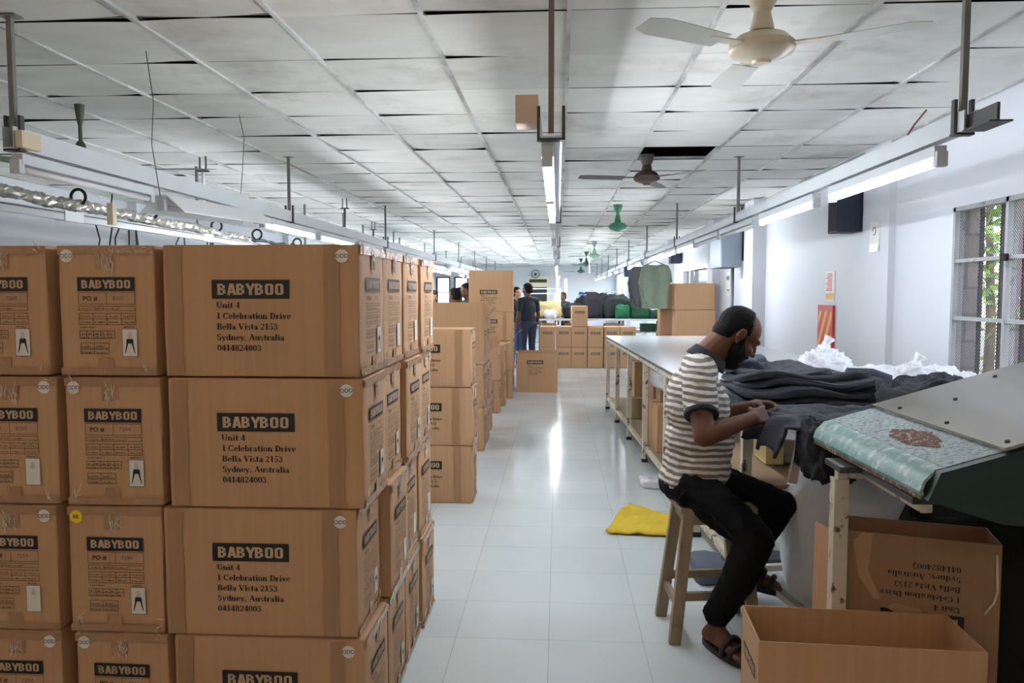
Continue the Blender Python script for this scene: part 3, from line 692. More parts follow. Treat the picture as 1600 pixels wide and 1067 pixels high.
def tape_mesh(seed, which):
    """strips of tape folded over the rims of the end face (+X) or over the long face"""
    r = random.Random(seed); mb = MB(); e = .0012; l, w, h = CL / 2 + EPS * .6, CW / 2 + EPS * .6, CH
    def strip(u0, u1, v0, v1, n=6):
        o = len(mb.V); vs = []
        for i in range(n + 1):
            for j in range(5):
                u = u0 + (u1 - u0) * i / n; v = v0 + (v1 - v0) * j / 4
                vs.append((l + e + abs(fbm((u * 60, v * 30, seed), 1, seed)) * .0018, u, v))
        mb.add(vs, [(i * 5 + j, (i + 1) * 5 + j, (i + 1) * 5 + j + 1, i * 5 + j + 1) for i in range(n) for j in range(4)])
    c = r.uniform(-.01, .01)
    if which == 0: strip(c - .026, c + .026, h - .075, h - .002)
    elif which == 1: strip(c - .024, c + .024, .004, .058)
    elif which == 2: strip(-w + .004, w - .004, h - .03, h - .003, 14)
    elif which == 3: strip(-w + .004, w - .004, .003, .026, 14)
    else:                                                             # raised wrinkles of crumpled clear tape, coloured pale to paint their glare
        for k in range(7):
            u = r.uniform(-.024, .024); v = h - r.uniform(.01, .05); pts = []
            for q in range(5): pts.append((l + .003, u + r.gauss(0, .003), v - q * .011))
            mb.tube(pts, [.0004, .0016, .0012, .0018, .0004], 5)
        for k in range(6):
            s = r.choice((-1, 1)); u = s * (w - r.uniform(.005, .03)); v = r.choice((h - r.uniform(.004, .04), r.uniform(.01, .05)))
            mb.tube([(l + .003, u, v), (l + .0036, u - s * r.uniform(.005, .02), v + r.uniform(-.02, .02)), (l + .003, u - s * r.uniform(.01, .03), v + r.uniform(-.03, .03))], [.0004, .0016, .0004], 5)
    return mesh_of(mb, 'packing_tape' if which != 'wrinkle' else 'tape_glare_crease', M_tape if which != 'wrinkle' else M_tapew)
def band_mesh(seed, q):
    """darker glue band and crease on the long face"""
    r = random.Random(seed + 50); mb = MB(); put = side(e=-.0006)
    for u, w in [((.205 + r.uniform(-.02, .02), .05), (-.262 + r.uniform(-.01, .01), .05))[q]]:
        n = 6; vs = []
        for i in range(n + 1): v = .006 + (CH - .012) * i / n; d = .002 * math.sin(i * 2 + seed); vs += [put(u + d - w / 2, v), put(u + d + w / 2, v)]
        mb.add(vs, [(2 * i, 2 * i + 1, 2 * i + 3, 2 * i + 2) for i in range(n)])
    return mesh_of(mb, 'glue_band', M_band)
M_band = mat('glue_band', (164, 124, 90), .5, var=.05, vscale=3, stretch=(20, 20, .4))
BODY = [carton_body(CL, CW, CH, s) for s in range(4)]
SP = side_print(); SPU = side_print(u0=-.16, vb=.30)
FORM = [form_mesh(s) for s in range(3)]; EB = end_brand(); PL = photo_label(True); PLF = photo_label(False)
TAPE = [[tape_mesh(s, q) for q in range(4)] for s in range(3)]; WRK = [tape_mesh(s, 'wrinkle') for s in range(4)]; BAND = [[band_mesh(s, q) for q in (0, 1)] for s in range(3)]
PO = [po_number(x) for x in ('7284', '7264', '8305', '7254')]
ST = {'side': sticker('side', .258, CH - .037, M_stick, 'ODD', M_blueink), 'end': sticker('endl', -.124, CH - .034, M_stick, 'ODD', M_blueink), 'yel': sticker('endl', -.124, CH - .034, M_ylw, 'RE', M_ink),
      'blank': sticker('endr', .118, CH - .034, M_stick, 'ODD', M_blueink)}
def child(parent, me, label=None):
    if me is None: return None
    o = bpy.data.objects.new(me.name, me); COL.objects.link(o); o.parent = parent
    if label: o['label'] = label
    return o
nC = [0]
def carton(label, x, y, z, rz=0, faces='se', st=None, group=None, k=None, scale=(1, 1, 1), dark=True, dull=False):
    n = nC[0]; nC[0] += 1; k = n if k is None else k
    t = thing('carton', label, 'carton', (x, y, z), rz, group); t.scale = scale
    child(t, BODY[k % 4])
    if 's' in faces:
        b = child(t, SP[0]); child(b, SP[1]); child(t, SP[2]); child(t, BAND[k % 3][0]); child(t, BAND[k % 3][1])
    if 'b' in faces:
        b = child(t, EB[0]); child(b, EB[1])
    if 'e' in faces:
        b = child(t, EB[0]); child(b, EB[1])
        f = child(t, FORM[k % 3]); child(f, PO[k % 4]); pl = PL if dark else PLF
        p = child(t, pl[0])
        for q in pl[1:]: child(p, q)
        for q in TAPE[k % 3]: a = child(t, q)
        child(a, WRK[k % 4])
    if st:
        s = child(t, ST[st][0]); child(s, ST[st][1])
    return t
LV = ['bottom', 'second from the floor', 'third from the floor', 'topmost']
EN = -math.pi / 2                                                     # turned so that an end face looks at the aisle's near end
# front pile: two columns of end-on cartons, one column of broadside cartons, three rows behind it
for k in range(4):
    z = k * (CH + .003)
    carton('end-on carton in the outermost column of the front pile, %s' % LV[k], -1.745 + (-.012, -.006, 0, -.008)[k], 2.635, z, EN + R((.5, -.6, .8, -.5)[k]), 'e', ('blank', 'blank', 'blank', None)[k], dark=(k == 3))
    carton(('end-on carton with yellow round sticker, second from the floor in its column' if k == 1 else 'end-on carton in the column between outermost and broadside cartons, %s' % LV[k]), -1.405 + (.012, -.004, .0, -.004)[k], 2.635, z, EN + R((-.8, .4, .9, .2)[k]), 'e', ('end', 'yel', 'end', 'end')[k])
    carton('broadside carton with address print in the front pile, %s' % LV[k], -.915 + (.004, -.02, .006, 0)[k], 2.475, z, R((-.4, .6, .3, -.3)[k]), 'se', 'side')
for rI, yy in enumerate((2.80, 3.135, 3.47)):
    for k in range(4):
        z = k * (CH + .003); dx = rng.uniform(-.012, .012); dx = {(0, 1): .016, (0, 2): -.01, (2, 3): .012}.get((rI, k), dx)
        carton('carton in row %s behind the broadside carton of the front pile, %s' % (('one', 'two', 'three')[rI], LV[k]), -.915 + dx, yy + rng.uniform(-.004, .004), z, R(rng.uniform(-.7, .7)), 'e', 'blank' if (rI, k) in ((2, 2),) else None, dark=(k % 2 == 0))
# middle stack of three
for k in range(3):
    carton('broadside carton in the stack of three beyond the front pile, %s' % ('bottom', 'middle', 'topmost')[k], -.915 + (0, .002, -.008)[k], 5.52, k * (CH + .006), R((.2, -.3, .3)[k]), 'se', None, scale=(1, 1, 1.012))

def open_carton(label, x, y, z, rz=0, l=CL, w=CW, h=CH, flaps=(80, 80, 80, 80), fl=.155, prints='s', m=None, flip=False, stains=False):
    """carton with walls of real board; flaps: degrees each one stands up (90 upright, 0 out flat, None cut off) at -Y, +Y, -X, +X"""
    m = m or M_card; t = thing('open_carton', label, 'carton', (x, y, z), rz); b = .005
    MB().box(-l / 2, l / 2, -w / 2, -w / 2 + b, 0, h).box(-l / 2, l / 2, w / 2 - b, w / 2, 0, h).box(-l / 2, -l / 2 + b, -w / 2 + b, w / 2 - b, 0, h).box(l / 2 - b, l / 2, -w / 2 + b, w / 2 - b, 0, h).build('carton_wall', m, t, bevel=.0012)
    MB().box(-l / 2 + b, l / 2 - b, -w / 2 + b, w / 2 - b, 0, b).build('carton_bottom', M_cardin, t)
    for i, a in enumerate(flaps):
        if a is None: continue
        ca, sa = math.cos(R(a)), math.sin(R(a))
        if i < 2:
            s = (-1, 1)[i]; p = lambda q, u, o: (u, s * (w / 2 - b / 2 + q * ca) , h + q * sa + o)
            hw = l / 2 - .004
        else:
            s = (-1, 1)[i - 2]; p = lambda q, u, o: (s * (l / 2 - b / 2 + q * ca), u, h + q * sa + o); hw = w / 2 - .004
        f = MB(); nx = Vector((0, -s * sa, ca)) if i < 2 else Vector((-s * sa, 0, ca))
        vs = []
        for q in (0, fl * .5, fl):
            for u in (-hw, hw):
                P0 = Vector(p(q, u * (1 - .02 * q / fl), .012 * math.sin(q / fl * 2))); vs += [P0 - nx * b * .4, P0 + nx * b * .4]
        f.add(vs, [(0, 4, 6, 2), (1, 3, 7, 5), (4, 8, 10, 6), (5, 7, 11, 9), (0, 1, 5, 4), (4, 5, 9, 8), (2, 6, 7, 3), (6, 10, 11, 7), (0, 2, 3, 1), (8, 9, 11, 10)])
        f.build('flap', m, t)
    if 's' in prints:
        sp = side_print(flip=flip, u0=.12 if flip else -.15, vb=h - (.33 if flip else .13)) if flip or abs(h - CH) > .02 else SP
        off = Vector((0, -(w - CW) / 2 + EPS - .0008, 0))
        bb = child(t, sp[0]); bb.location = off; child(bb, sp[1]); a = child(t, sp[2]); a.location = off
    if 'e' in prints:
        off = Vector(((l - CL) / 2 - EPS + .0008, 0, h - CH)); bb = child(t, EB[0]); bb.location = off; child(bb, EB[1]); f = child(t, FORM[0]); f.location = off
    return t
# stacks along the aisle's far side
def pile(x, y, nlev, lab, top=None, rz=0, faces='se', flaps=(84, 70, 60, 62), k0=0):
    for k in range(nlev): carton('closed carton in the stack %s, %s' % (lab, ('bottom', 'second layer', 'third layer', 'fourth layer')[k]), x + rng.uniform(-.006, .006), y, k * (CH + .003), rz + R(rng.uniform(-.6, .6)), faces)
    if top: open_carton('open carton with raised flaps on the stack %s' % lab, x, y, nlev * (CH + .003), rz, flaps=flaps, prints=top)
pile(-1.01, 7.36, 2, 'behind the stack of three', 'e', flaps=(88, 80, 90, 50))
pile(-1.01, 7.70, 2, 'one row behind the stack of three', 'e', flaps=(80, 86, 80, 20))
pile(-1.05, 8.40, 1, 'low beside the aisle after the double stack', 'e', flaps=(88, 80, 80, 75))
pile(-1.046, 9.62, 1, 'with the folded-out flap before the tall stack', 'e', flaps=(60, 88, 80, 20))
pile(-1.02, 10.25, 2, 'just before the tall stack', '', flaps=(75, 88, 80, 30))
pile(-.95, 10.95, 3, 'that is tallest beside the aisle', 's', flaps=(90, 90, 88, 88))
pile(-.985, 11.75, 1, 'hidden behind the tall stack', 'e', flaps=(88, 84, 60, 40))
open_carton('single large open carton standing on the floor beyond the tall stack', -.315, 11.69, 0, R(-.5), h=.585, flaps=(None, 88, 40, None), fl=.02)
# two tiers of end-on cartons at the back table, one more on top
for i, x in enumerate((-.21, .115, .425, .745, 1.07, 1.39)):
    for k in range(2):
        carton('small-looking end-on carton before the back table, column %s from the aisle, %s tier' % (('one', 'two', 'three', 'four', 'five', 'six')[i], ('lower', 'upper')[k]), x + .0, 15.64 + (0, .02, .01, 0, .03, .02)[i], k * (CH + .004), EN, 'b', k=i + k)
carton('end-on carton alone on top of the two tiers before the back table', .425, 15.64, 2 * (CH + .004), EN + R(1.5), 'b')
# cartons stacked near the wall behind the hanging shirt
for k in range(4):
    z = k * (CH + .003)
    carton('big plain carton stacked by the wall beyond the work table, %s' % LV[k], 2.115 + (0, 0, .006, -.004)[k], 12.2, z, 0, '', None)
    carton('big plain carton just behind the wall stack, %s' % LV[k], 1.96, 12.75, z, R(1), '', None)

# front open carton and the upside-down one on the table shelf
oc = open_carton('open empty carton standing on the floor in front of the seated man', .925, 2.375, 0, R(-3.0), l=.64, w=.27, h=.468, flaps=(None, None, None, None), prints='')
bk, tx = brand(endf(), 0, .29, .185)
M180 = Matrix.Rotation(math.pi, 4, 'Z') @ Matrix.Translation((.01 - EPS + .0008, 0, .06))
b1 = MB().merge(bk, M180).build('brand_block', M_ink, oc); MB().merge(nudge(tx, (.0006, 0, 0)), M180).build('brand_lettering', M_kraft, b1)
MB().box(-.319, -.05, -.1355, -.1345, 0, .02).build('fold_line', M_card2, oc)
oc.children[0].name = 'carton_wall'

# ------------------------------------------------------------------ long work table
M_top = mat('white_laminate', (222, 227, 232), .16, var=.02, vscale=1.5)
M_edge = mat('laminate_edge', (70, 66, 62), .6, dirt=(170, 164, 150), dscale=16, dlo=.5, dhi=.62)
M_leg = mat('chipped_cream_paint', (206, 198, 176), .5, var=.06, vscale=10, dirt=(84, 66, 50), dscale=13, dlo=.56, dhi=.62)
M_shelf = mat('shelf_board', (150, 132, 112), .7, var=.1, vscale=4)
A0, A1 = Vector((.868, 3.62, 0)), Vector((.612, 10.0, 0))                # aisle edge of the table
tdir = (A1 - A0).normalized(); TL = (A1 - A0).length; TW = 1.42; TZ = .945
tb = thing('work_table', 'long white-topped work table on chipped cream steel legs along the wall', 'table', A0, math.atan2(tdir.y, tdir.x))
# local: x along the table away from the camera, y to the left; the table body lies at y < 0
MB().box(0, TL, -TW, 0, TZ - .02, TZ).build('table_top', M_top, tb, bevel=.002)
MB().box(-.002, TL + .002, -.001, .004, TZ - .024, TZ - .003).box(-.006, -.001, -TW, .004, TZ - .024, TZ - .003).build('edge_strip', M_edge, tb)
fr = MB().box(.02, TL - .02, -.045, -.012, TZ - .062, TZ - .021).box(.02, TL - .02, -TW + .012, -TW + .045, TZ - .062, TZ - .021)
for k in range(7): x = .06 + k * (TL - .12) / 6; fr.box(x - .018, x + .018, -TW + .045, -.045, TZ - .06, TZ - .021)
fr.build('top_rail', M_leg, tb)
for k in range(7):
    x = .06 + k * (TL - .12) / 6
    for yy in (-.032, -TW + .032):
        lg = MB().box(x - .022, x + .022, yy - .022, yy + .022, .0, TZ - .062).build('leg', M_leg, tb, bevel=.003)
        MB().box(x - .026, x + .026, yy - .026, yy + .026, .0, .03).build('foot', M_cable, lg)
MB().box(.02, TL - .02, -.05, -.02, .115, .15).box(.02, TL - .02, -TW + .02, -TW + .05, .115, .15).build('shelf_rail', M_leg, tb)
MB().box(1.9, TL - .02, -TW + .05, -.05, .135, .147).build('shelf_board', M_shelf, tb)
TM = tb.matrix_basis.copy(); TM = Matrix.Translation(A0) @ Matrix.Rotation(math.atan2(tdir.y, tdir.x), 4, 'Z')
bb = MB().box(.95, 1.22, 2.66, 3.78, TZ + .0005, TZ + .02).build('bridging_board', M_top, None, bevel=.002)
tag(bb, 'narrow white board bridging the work table and the machine stand under the dark garments', 'board')
def on_table(along, inward, z=TZ): return TM @ Vector((along, -inward, z))

# ---- soft goods
M_navy = mat('navy_black_cloth', (37, 41, 51), .75, var=.14, vscale=14, bump=.25, bscale=120)
M_char = mat('charcoal_cloth', (25, 27, 34), .8, var=.12, vscale=12, bump=.25, bscale=120)
M_blackc = mat('black_cloth', (16, 16, 19), .85, var=.1, vscale=10, bump=.2, bscale=90)
M_poly = mat('thin_plastic', (236, 239, 242), .2, var=.04, vscale=14, bump=.5, bscale=45, spec=.8)
_n = M_poly.node_tree; _t = _n.nodes.new('ShaderNodeBsdfTransparent'); _m = _n.nodes.new('ShaderNodeMixShader'); _m.inputs[0].default_value = .3
_n.links.new(_n.nodes['Principled BSDF'].outputs[0], _m.inputs[1]); _n.links.new(_t.outputs[0], _m.inputs[2]); _n.links.new(_m.outputs[0], _n.nodes['Material Output'].inputs[0])
M_sack = mat('white_woven_sack', (236, 240, 244), .5, var=.03, vscale=6, bump=.15, bscale=220)
def blob(name, loc, size, m, label=None, cat=None, group=None, seed=0, rz=0, amp=.25, fsc=3.0, power=.5, ridge=0.0, rsc=6.0, flat=True, n=44, shape=None, parent=None, tilt=0):
    """soft lump resting on its flat underside: size = half extents x, y and full height"""
    mb = MB(); a, b, h = size; nu, nv = n, max(10, n // 2); vs = []; fs = []
    for j in range(nv + 1):
        t = math.pi * j / nv
        for i in range(nu):
            f = 2 * math.pi * i / nu
            sp = lambda v, e: math.copysign(abs(v) ** e, v)
            x = sp(math.sin(t), power) * sp(math.cos(f), power); y = sp(math.sin(t), power) * sp(math.sin(f), power); z = sp(math.cos(t), power)
            P = Vector((x * a, y * b, z * h / 2))
            nz = amp * fbm((x, y, z * .7), fsc / 2, seed, 4)
            rg = ridge * (1 - abs(fbm((x * 1.0, y * 1.6, z * .5), rsc / 2, seed + 31, 3)) * 2.2)
            nrm = Vector((x, y, z)).normalized(); s = min(a, b, h / 2)
            P = P + Vector((nrm.x * s, nrm.y * s, nrm.z * h / 2)) * nz + Vector((nrm.x * s * .5, nrm.y * s * .5, nrm.z * s)) * rg
            if shape: P = shape(P)
            P.z += h / 2
            if flat and P.z < .0: P.z = 0
            vs.append(P)
    for j in range(nv):
        for i in range(nu):
            p = j * nu + i; q = j * nu + (i + 1) % nu; fs.append((p, p + nu, q + nu, q))
    mb.add(vs, fs)
    me = mb.mesh(name); bm = bmesh.new(); bm.from_mesh(me); bmesh.ops.remove_doubles(bm, verts=bm.verts, dist=1e-5); bmesh.ops.recalc_face_normals(bm, faces=bm.faces); bm.to_mesh(me); bm.free()
    o = link(name, me, m, parent, True); o.location = loc; o.rotation_euler = (tilt, 0, rz)
    return tag(o, label, cat, group)
def sheet(name, pts_fn, nu, nv, th, m, label=None, cat=None, seed=0, wr=.008, wsc=9, group=None):
    """a piece of cloth: pts_fn(u, v) -> position, with wrinkles and real thickness"""
    mb = MB(); P = [[Vector(pts_fn(i / nu, j / nv)) for j in range(nv + 1)] for i in range(nu + 1)]
    top = []; bot = []
    for i in range(nu + 1):
        for j in range(nv + 1):
            du = P[min(i + 1, nu)][j] - P[max(i - 1, 0)][j]; dv = P[i][min(j + 1, nv)] - P[i][max(j - 1, 0)]
            n = du.cross(dv); n = n.normalized() if n.length > 1e-9 else Vector((0, 0, 1))
            q = P[i][j] + n * (wr * (abs(fbm(P[i][j], wsc, seed)) * 1.6 + .4 * fbm(P[i][j], wsc * 2.7, seed + 5)))
            top.append(q + n * th / 2); bot.append(q - n * th / 2)
    N = (nu + 1) * (nv + 1); f = []
    for i in range(nu):
        for j in range(nv):
            a = i * (nv + 1) + j; b = a + nv + 1; f += [(a, b, b + 1, a + 1), (N + a, N + a + 1, N + b + 1, N + b)]
    for i in range(nu):
        for j in (0, nv): a = i * (nv + 1) + j; b = a + nv + 1; f.append((a, b, N + b, N + a))
    for j in range(nv):
        for i in (0, nu): a = i * (nv + 1) + j; f.append((a, a + 1, N + a + 1, N + a))
    mb.add(top + bot, f)
    return tag(mb.build(name, m, None, True), label, cat, group)

# garment pile on the table, each garment a folded jacket with its sleeve end
gl = ['bottom folded garment of the dark pile on the work table', 'second garment from the bottom of the dark pile', 'third garment from the bottom of the dark pile', 'fourth garment from the bottom of the dark pile', 'fifth garment from the bottom of the dark pile', 'topmost folded garment of the dark pile on the work table']
px0, py0 = 1.205, 3.93
for k in range(6):
    hh = .042; dx = (-.03, .0, -.02, .015, -.015, -.08)[k]
    lx = (.37, .36, .34, .35, .33, .2)[k]
    o = blob('folded_garment', (px0 + dx, py0 + (.0, .02, -.01, .01, .02, .05)[k], TZ + .002 + k * .027), (lx, .27 - .01 * k, hh), M_navy if k % 2 else M_char, gl[k], 'garment', 'folded garments in the dark pile', seed=k + 3, rz=R((3, -4, 5, -3, 4, 12)[k]), amp=.28, fsc=5, ridge=.28, rsc=9, power=.42, n=96,
             shape=lambda P, k=k: Vector((P.x, P.y, P.z * (1.1 - .35 * max(0, P.x)) + .016 * math.sin(P.x * 14 + k) - .05 * max(0, P.x - .22) + .02 * math.sin(P.y * 9 + k))))
    if k in (1, 2, 4):
        MB().tube([(.24, -.2 + .03 * k, .03), (.36, -.21 + .03 * k, .03), (.44, -.19 + .02 * k, .012)], [.045, .042, .03], 10).build('sleeve', M_navy, o, True)
# grey cloth heap at the back of the pile beside the beard
blob('crumpled_garment', (.99, 4.12, TZ + .13), (.11, .12, .085), mat('slate_cloth', (70, 76, 88), .8, bump=.3, bscale=100), 'slate grey garment crumpled on top of the dark pile nearest the seated man', 'garment', seed=12, amp=.5, fsc=5, ridge=.3, n=60)
# garment being worked on: spread on the table edge and hanging down in front
def drape(u, v):
    x = 1.42 - u * .62; y = 3.02 + v * .5
    z = TZ + .034 + .006 * math.sin(v * 9)
    if x < .9:
        d = .9 - x; z -= d * 1.1; x = .9 - d * .45 - .02
    return (x + .02 * math.sin(v * 14), y + .03 * math.sin(u * 5), z + .012 * math.sin(v * 17 + u * 4))
sheet('dark_garment', drape, 44, 40, .01, M_navy, 'dark navy garment spread over the table edge under the man\'s hands', 'garment', 21, -.011, 8)
blob('bunched_garment', (1.03, 2.98, .79), (.09, .12, .21), M_char, 'dark garment bunched over the table edge beside the teal machine', 'garment', seed=9, amp=.28, fsc=2.6, ridge=.2, rsc=4, flat=False, n=80)
blob('loose_garment', (1.68, 3.42, TZ), (.26, .18, .17), M_char, 'dark garment heaped on the table behind the steel plate', 'garment', seed=17, rz=R(20), amp=.28, fsc=3, ridge=.25, rsc=5, n=80)
blob('white_fabric_strip', (1.14, 3.52, TZ), (.14, .05, .012), mat('pale_cloth', (206, 210, 216), .7), 'pale strip of cloth lying on the table by the man\'s fingers', 'cloth', seed=4, amp=.2, n=30)
# white plastic bags at the wall side
for k, (a, b, z, sx, sy, h, s, lab) in enumerate([
    (1.62, 4.75, TZ, .15, .13, .22, 1, 'white plastic bag standing below the red striped board'), (1.74, 4.3, TZ, .2, .16, .15, 2, 'flat crumpled white plastic bag between the standing ones'),
    (1.93, 4.25, TZ, .15, .12, .17, 3, 'white plastic bag with a twisted top near the wall'), (2.1, 3.98, TZ, .15, .12, .15, 4, 'white plastic bag nearest to the meshed window'),
    (2.22, 4.6, TZ, .12, .12, .13, 6, 'small white plastic bag in the corner below the window edge')]):
    o = blob('plastic_bag', (a, b, z), (sx, sy, h), M_poly, lab, 'bag', 'white plastic bags on the table', seed=s, amp=.24, fsc=3.0, ridge=-.2, rsc=3.6, power=.8, n=110)
    if k in (0, 2): MB().tube([(0, 0, h * .85), (.0, 0, h * 1.0), (.01, .01, h * 1.15), (.025, .0, h * 1.3)], [.06, .03, .02, .035], 10).build('twisted_neck', M_poly, o, True)
t = thing('cream_box', 'small cream box half hidden by dark garments on the table', 'box', on_table(1.35, .78), R(6))
MB().box(-.08, .08, -.06, .06, 0, .085).build('box_body', mat('cream_card', (214, 202, 160), .6), t, bevel=.003)
t = thing('paper_pad', 'pink-edged pad of papers on the table behind the man\'s chin', 'papers', (.96, 4.45, TZ), R(10))
MB().box(-.08, .08, -.11, .11, 0, .03).build('pad', mat('pink_paper', (214, 176, 176), .7), t); MB().box(-.085, .085, -.115, .115, .03, .036).build('top_sheet', M_white, t)

# ---- under the table
def small_box(name, label, x, y, z, sx, sy, sz, rz, m, cat='box', tape=False):
    t = thing(name, label, cat, (x, y, z), rz)
    MB().box(-sx / 2, sx / 2, -sy / 2, sy / 2, 0, sz).build('box_body', m, t, bevel=.003)
    if tape: MB().box(-sx / 2 - .0015, sx / 2 + .0015, -.025, .025, sz - .06, sz + .0015).build('tape_strip', M_tape, t)
    return t
ZS = .148
small_box('shelf_carton', 'upright brown carton on the far end of the table shelf', 1.05, 9.15, ZS, .35, .4, .55, R(4), M_card, 'carton', True)
small_box('shelf_carton', 'dark-sided brown carton in the middle of the table shelf', 1.25, 8.0, ZS, .6, .5, .6, R(2), M_card2, 'carton', True)
small_box('shelf_carton', 'low carton on the shelf behind the wrapped bundle', 1.15, 6.9, ZS, .5, .5, .52, R(-3), M_card2, 'carton', True)
small_box('shelf_carton', 'narrow upright carton on the shelf under the wrapped bundle', .95, 6.72, ZS, .24, .42, .4, R(3), M_card, 'carton', True)
small_box('shelf_carton', 'tan carton on the shelf behind the seated man', 1.0, 5.78, ZS, .3, .4, .36, R(-2), M_card, 'carton', True)
t = thing('tin_can', 'dull cream round tin on the far end of the table shelf', 'tin', (.83, 8.35, ZS))
MB().lathe([(.09, 0), (.092, .005), (.088, .01), (.088, .2), (.092, .205), (.092, .215), (.08, .215), (.078, .205)]).build('tin_body', mat('dull_tin', (170, 158, 128), .4, metal=.3, var=.1), t, 35)
blob('wrapped_bundle', (1.12, 6.75, .66), (.3, .42, .2), M_poly, 'pale plastic-wrapped bundle stuffed under the table top', 'bundle', seed=22, amp=.2, fsc=3, n=50)
blob('wrapped_bundle', (1.02, 5.6, .52), (.18, .3, .14), M_poly, 'pale wrapped bundle on the tan carton behind the seated man', 'bundle', seed=23, amp=.25, fsc=3, n=50)
small_box('blue_packet', 'small blue packet on the shelf beside the tan carton', .87, 5.52, ZS + .2, .06, .14, .05, .2, mat('blue_packet', (40, 62, 140), .4), 'packet')
small_box('yellow_folder', 'yellow card folder leaning on the shelf behind the man', .87, 5.4, ZS, .04, .2, .2, .1, mat('folder_yellow', (212, 184, 110), .6), 'folder')
blob('floor_plastic', (.73, 5.95, 0), (.09, .12, .07), M_poly, 'scrap of white plastic on the floor at the table foot', 'plastic', seed=25, amp=.4, n=40)
small_box('cream_binder', 'cream box file standing under the table behind the man\'s forearm', 1.10, 4.05, .63, .09, .25, .19, 0, mat('cream_file', (216, 200, 140), .5), 'box file')
# shelf crate that carries the box file and scraps
t = thing('plywood_shelf', 'brown plywood shelf hung half way below the work table', 'shelf', (1.25, 4.1, .60), R(2))
MB().box(-.36, .5, -.55, .55, 0, .02).build('board', mat('plywood', (150, 124, 96), .7, var=.1, vscale=4), t, bevel=.002)
MB().box(-.36, -.34, -.55, .55, -.04, .0).build('lip', M_leg, t)
for yy in (-.53, .53): MB().beam((.0, yy, .02), (.0, yy, .29), .02).build('hanger_strap', M_leg, t)
blob('cardboard_roll', (1.3, 4.0, .62), (.14, .03, .05), mat('grey_scrap', (170, 166, 160), .7), 'rolled grey scrap lying on the plywood shelf', 'scrap', seed=41, amp=.25, n=30)
blob('cloth_scrap', (1.22, 3.7, .62), (.1, .08, .03), M_sack, 'torn white scrap lying on the plywood shelf edge', 'scrap', seed=42, amp=.5, n=30)
MBp = MB().beam((0, 0, 0), (.04, .0, .24), .035, .02)
tag(MBp.build('wooden_prop', mat('pinkish_wood', (196, 178, 166), .6, var=.06), None), 'short pinkish wooden prop leaning under the hanging dark garment', 'prop').location = (1.0, 3.3, .69)
# sacks
def sack(name, label, loc, size, rz, seed, m=M_sack, cat='sack'):
    o = blob(name, loc, size, m, label, cat, seed=seed, rz=rz, amp=.14, fsc=2.4, ridge=.06, rsc=7, power=.62, n=80)
    return o
sk = sack('white_sack', 'full white woven sack lying on the floor under the work table', (1.49, 3.53, 0), (.45, .26, .74), R(-6), 51)
sack('white_sack', 'white woven sack further back under the table by the wall side', (1.75, 4.3, 0), (.38, .36, .42), R(-10), 52)
# dark bag bulging in front of the sack below the machine
o = blob('black_bag', (1.78, 2.98, 0), (.46, .24, .80), M_blackc, 'big black cloth bag bulging under the teal machine', 'bag', seed=61, amp=.16, fsc=2.2, ridge=.06, power=.75, n=80)
MB().tube([(-.3, -.02, .62), (-.4, -.03, .68), (-.45, -.03, .67)], [.04, .035, .02], 8).build('bag_corner', M_blackc, o, True)
# upside-down carton standing on the shelf rails
uc = open_carton('upside-down printed carton standing under the teal machine', 1.215, 2.675, .0, R(-16), l=.50, w=.2, h=.69, flaps=(None, None, None, None), prints='', m=M_card2)
sp = side_print(flip=True, u0=.15, vb=.41, scale=1.02); off = Vector((0, -(.2 - CW) / 2 + EPS - .001, 0))
b = child(uc, sp[0]); b.location = off; child(b, sp[1]); a = child(uc, sp[2]); a.location = off
TT = mat('torn_kraft', (182, 146, 112), .8)
MB().prism([(-.02, .24), (.03, .25), (.035, .42), (.02, .45), (-.06, .46), (-.08, .44), (-.03, .42)], -.1022, -.1005, 'y').build('torn_paper', TT, uc)
MB().prism([(-.19, .66), (-.16, .69), (-.13, .69), (-.14, .56), (-.1, .47), (-.12, .465), (-.17, .54)], -.1022, -.1005, 'y').build('torn_paper', TT, uc)
MB().tube([(.235, -.104, .66), (.24, -.106, .54), (.23, -.108, .5), (.205, -.108, .46)], .004, 6).build('tape_tail', M_tapew, uc, True)
MB().add([(-.25, -.095, .02), (-.25, -.095, .685), (-.305, .02, .682), (-.31, .02, .02), (-.252, -.091, .02), (-.252, -.091, .685), (-.307, .024, .682), (-.312, .024, .02)], [(0, 1, 2, 3), (7, 6, 5, 4), (0, 4, 5, 1), (1, 5, 6, 2), (2, 6, 7, 3), (3, 7, 4, 0)]).build('side_flap', M_card, uc)
t = thing('floor_rail', 'pale steel foot rail in front of the black cloth bag', 'rail', (1.42, 2.12, 0), R(-2))
MB().box(-.06, .6, -.02, .02, .44, .48).box(.56, .6, -.02, .02, 0, .44).box(-.06, -.02, -.02, .02, 0, .44).build('rail', M_leg, t, bevel=.003)

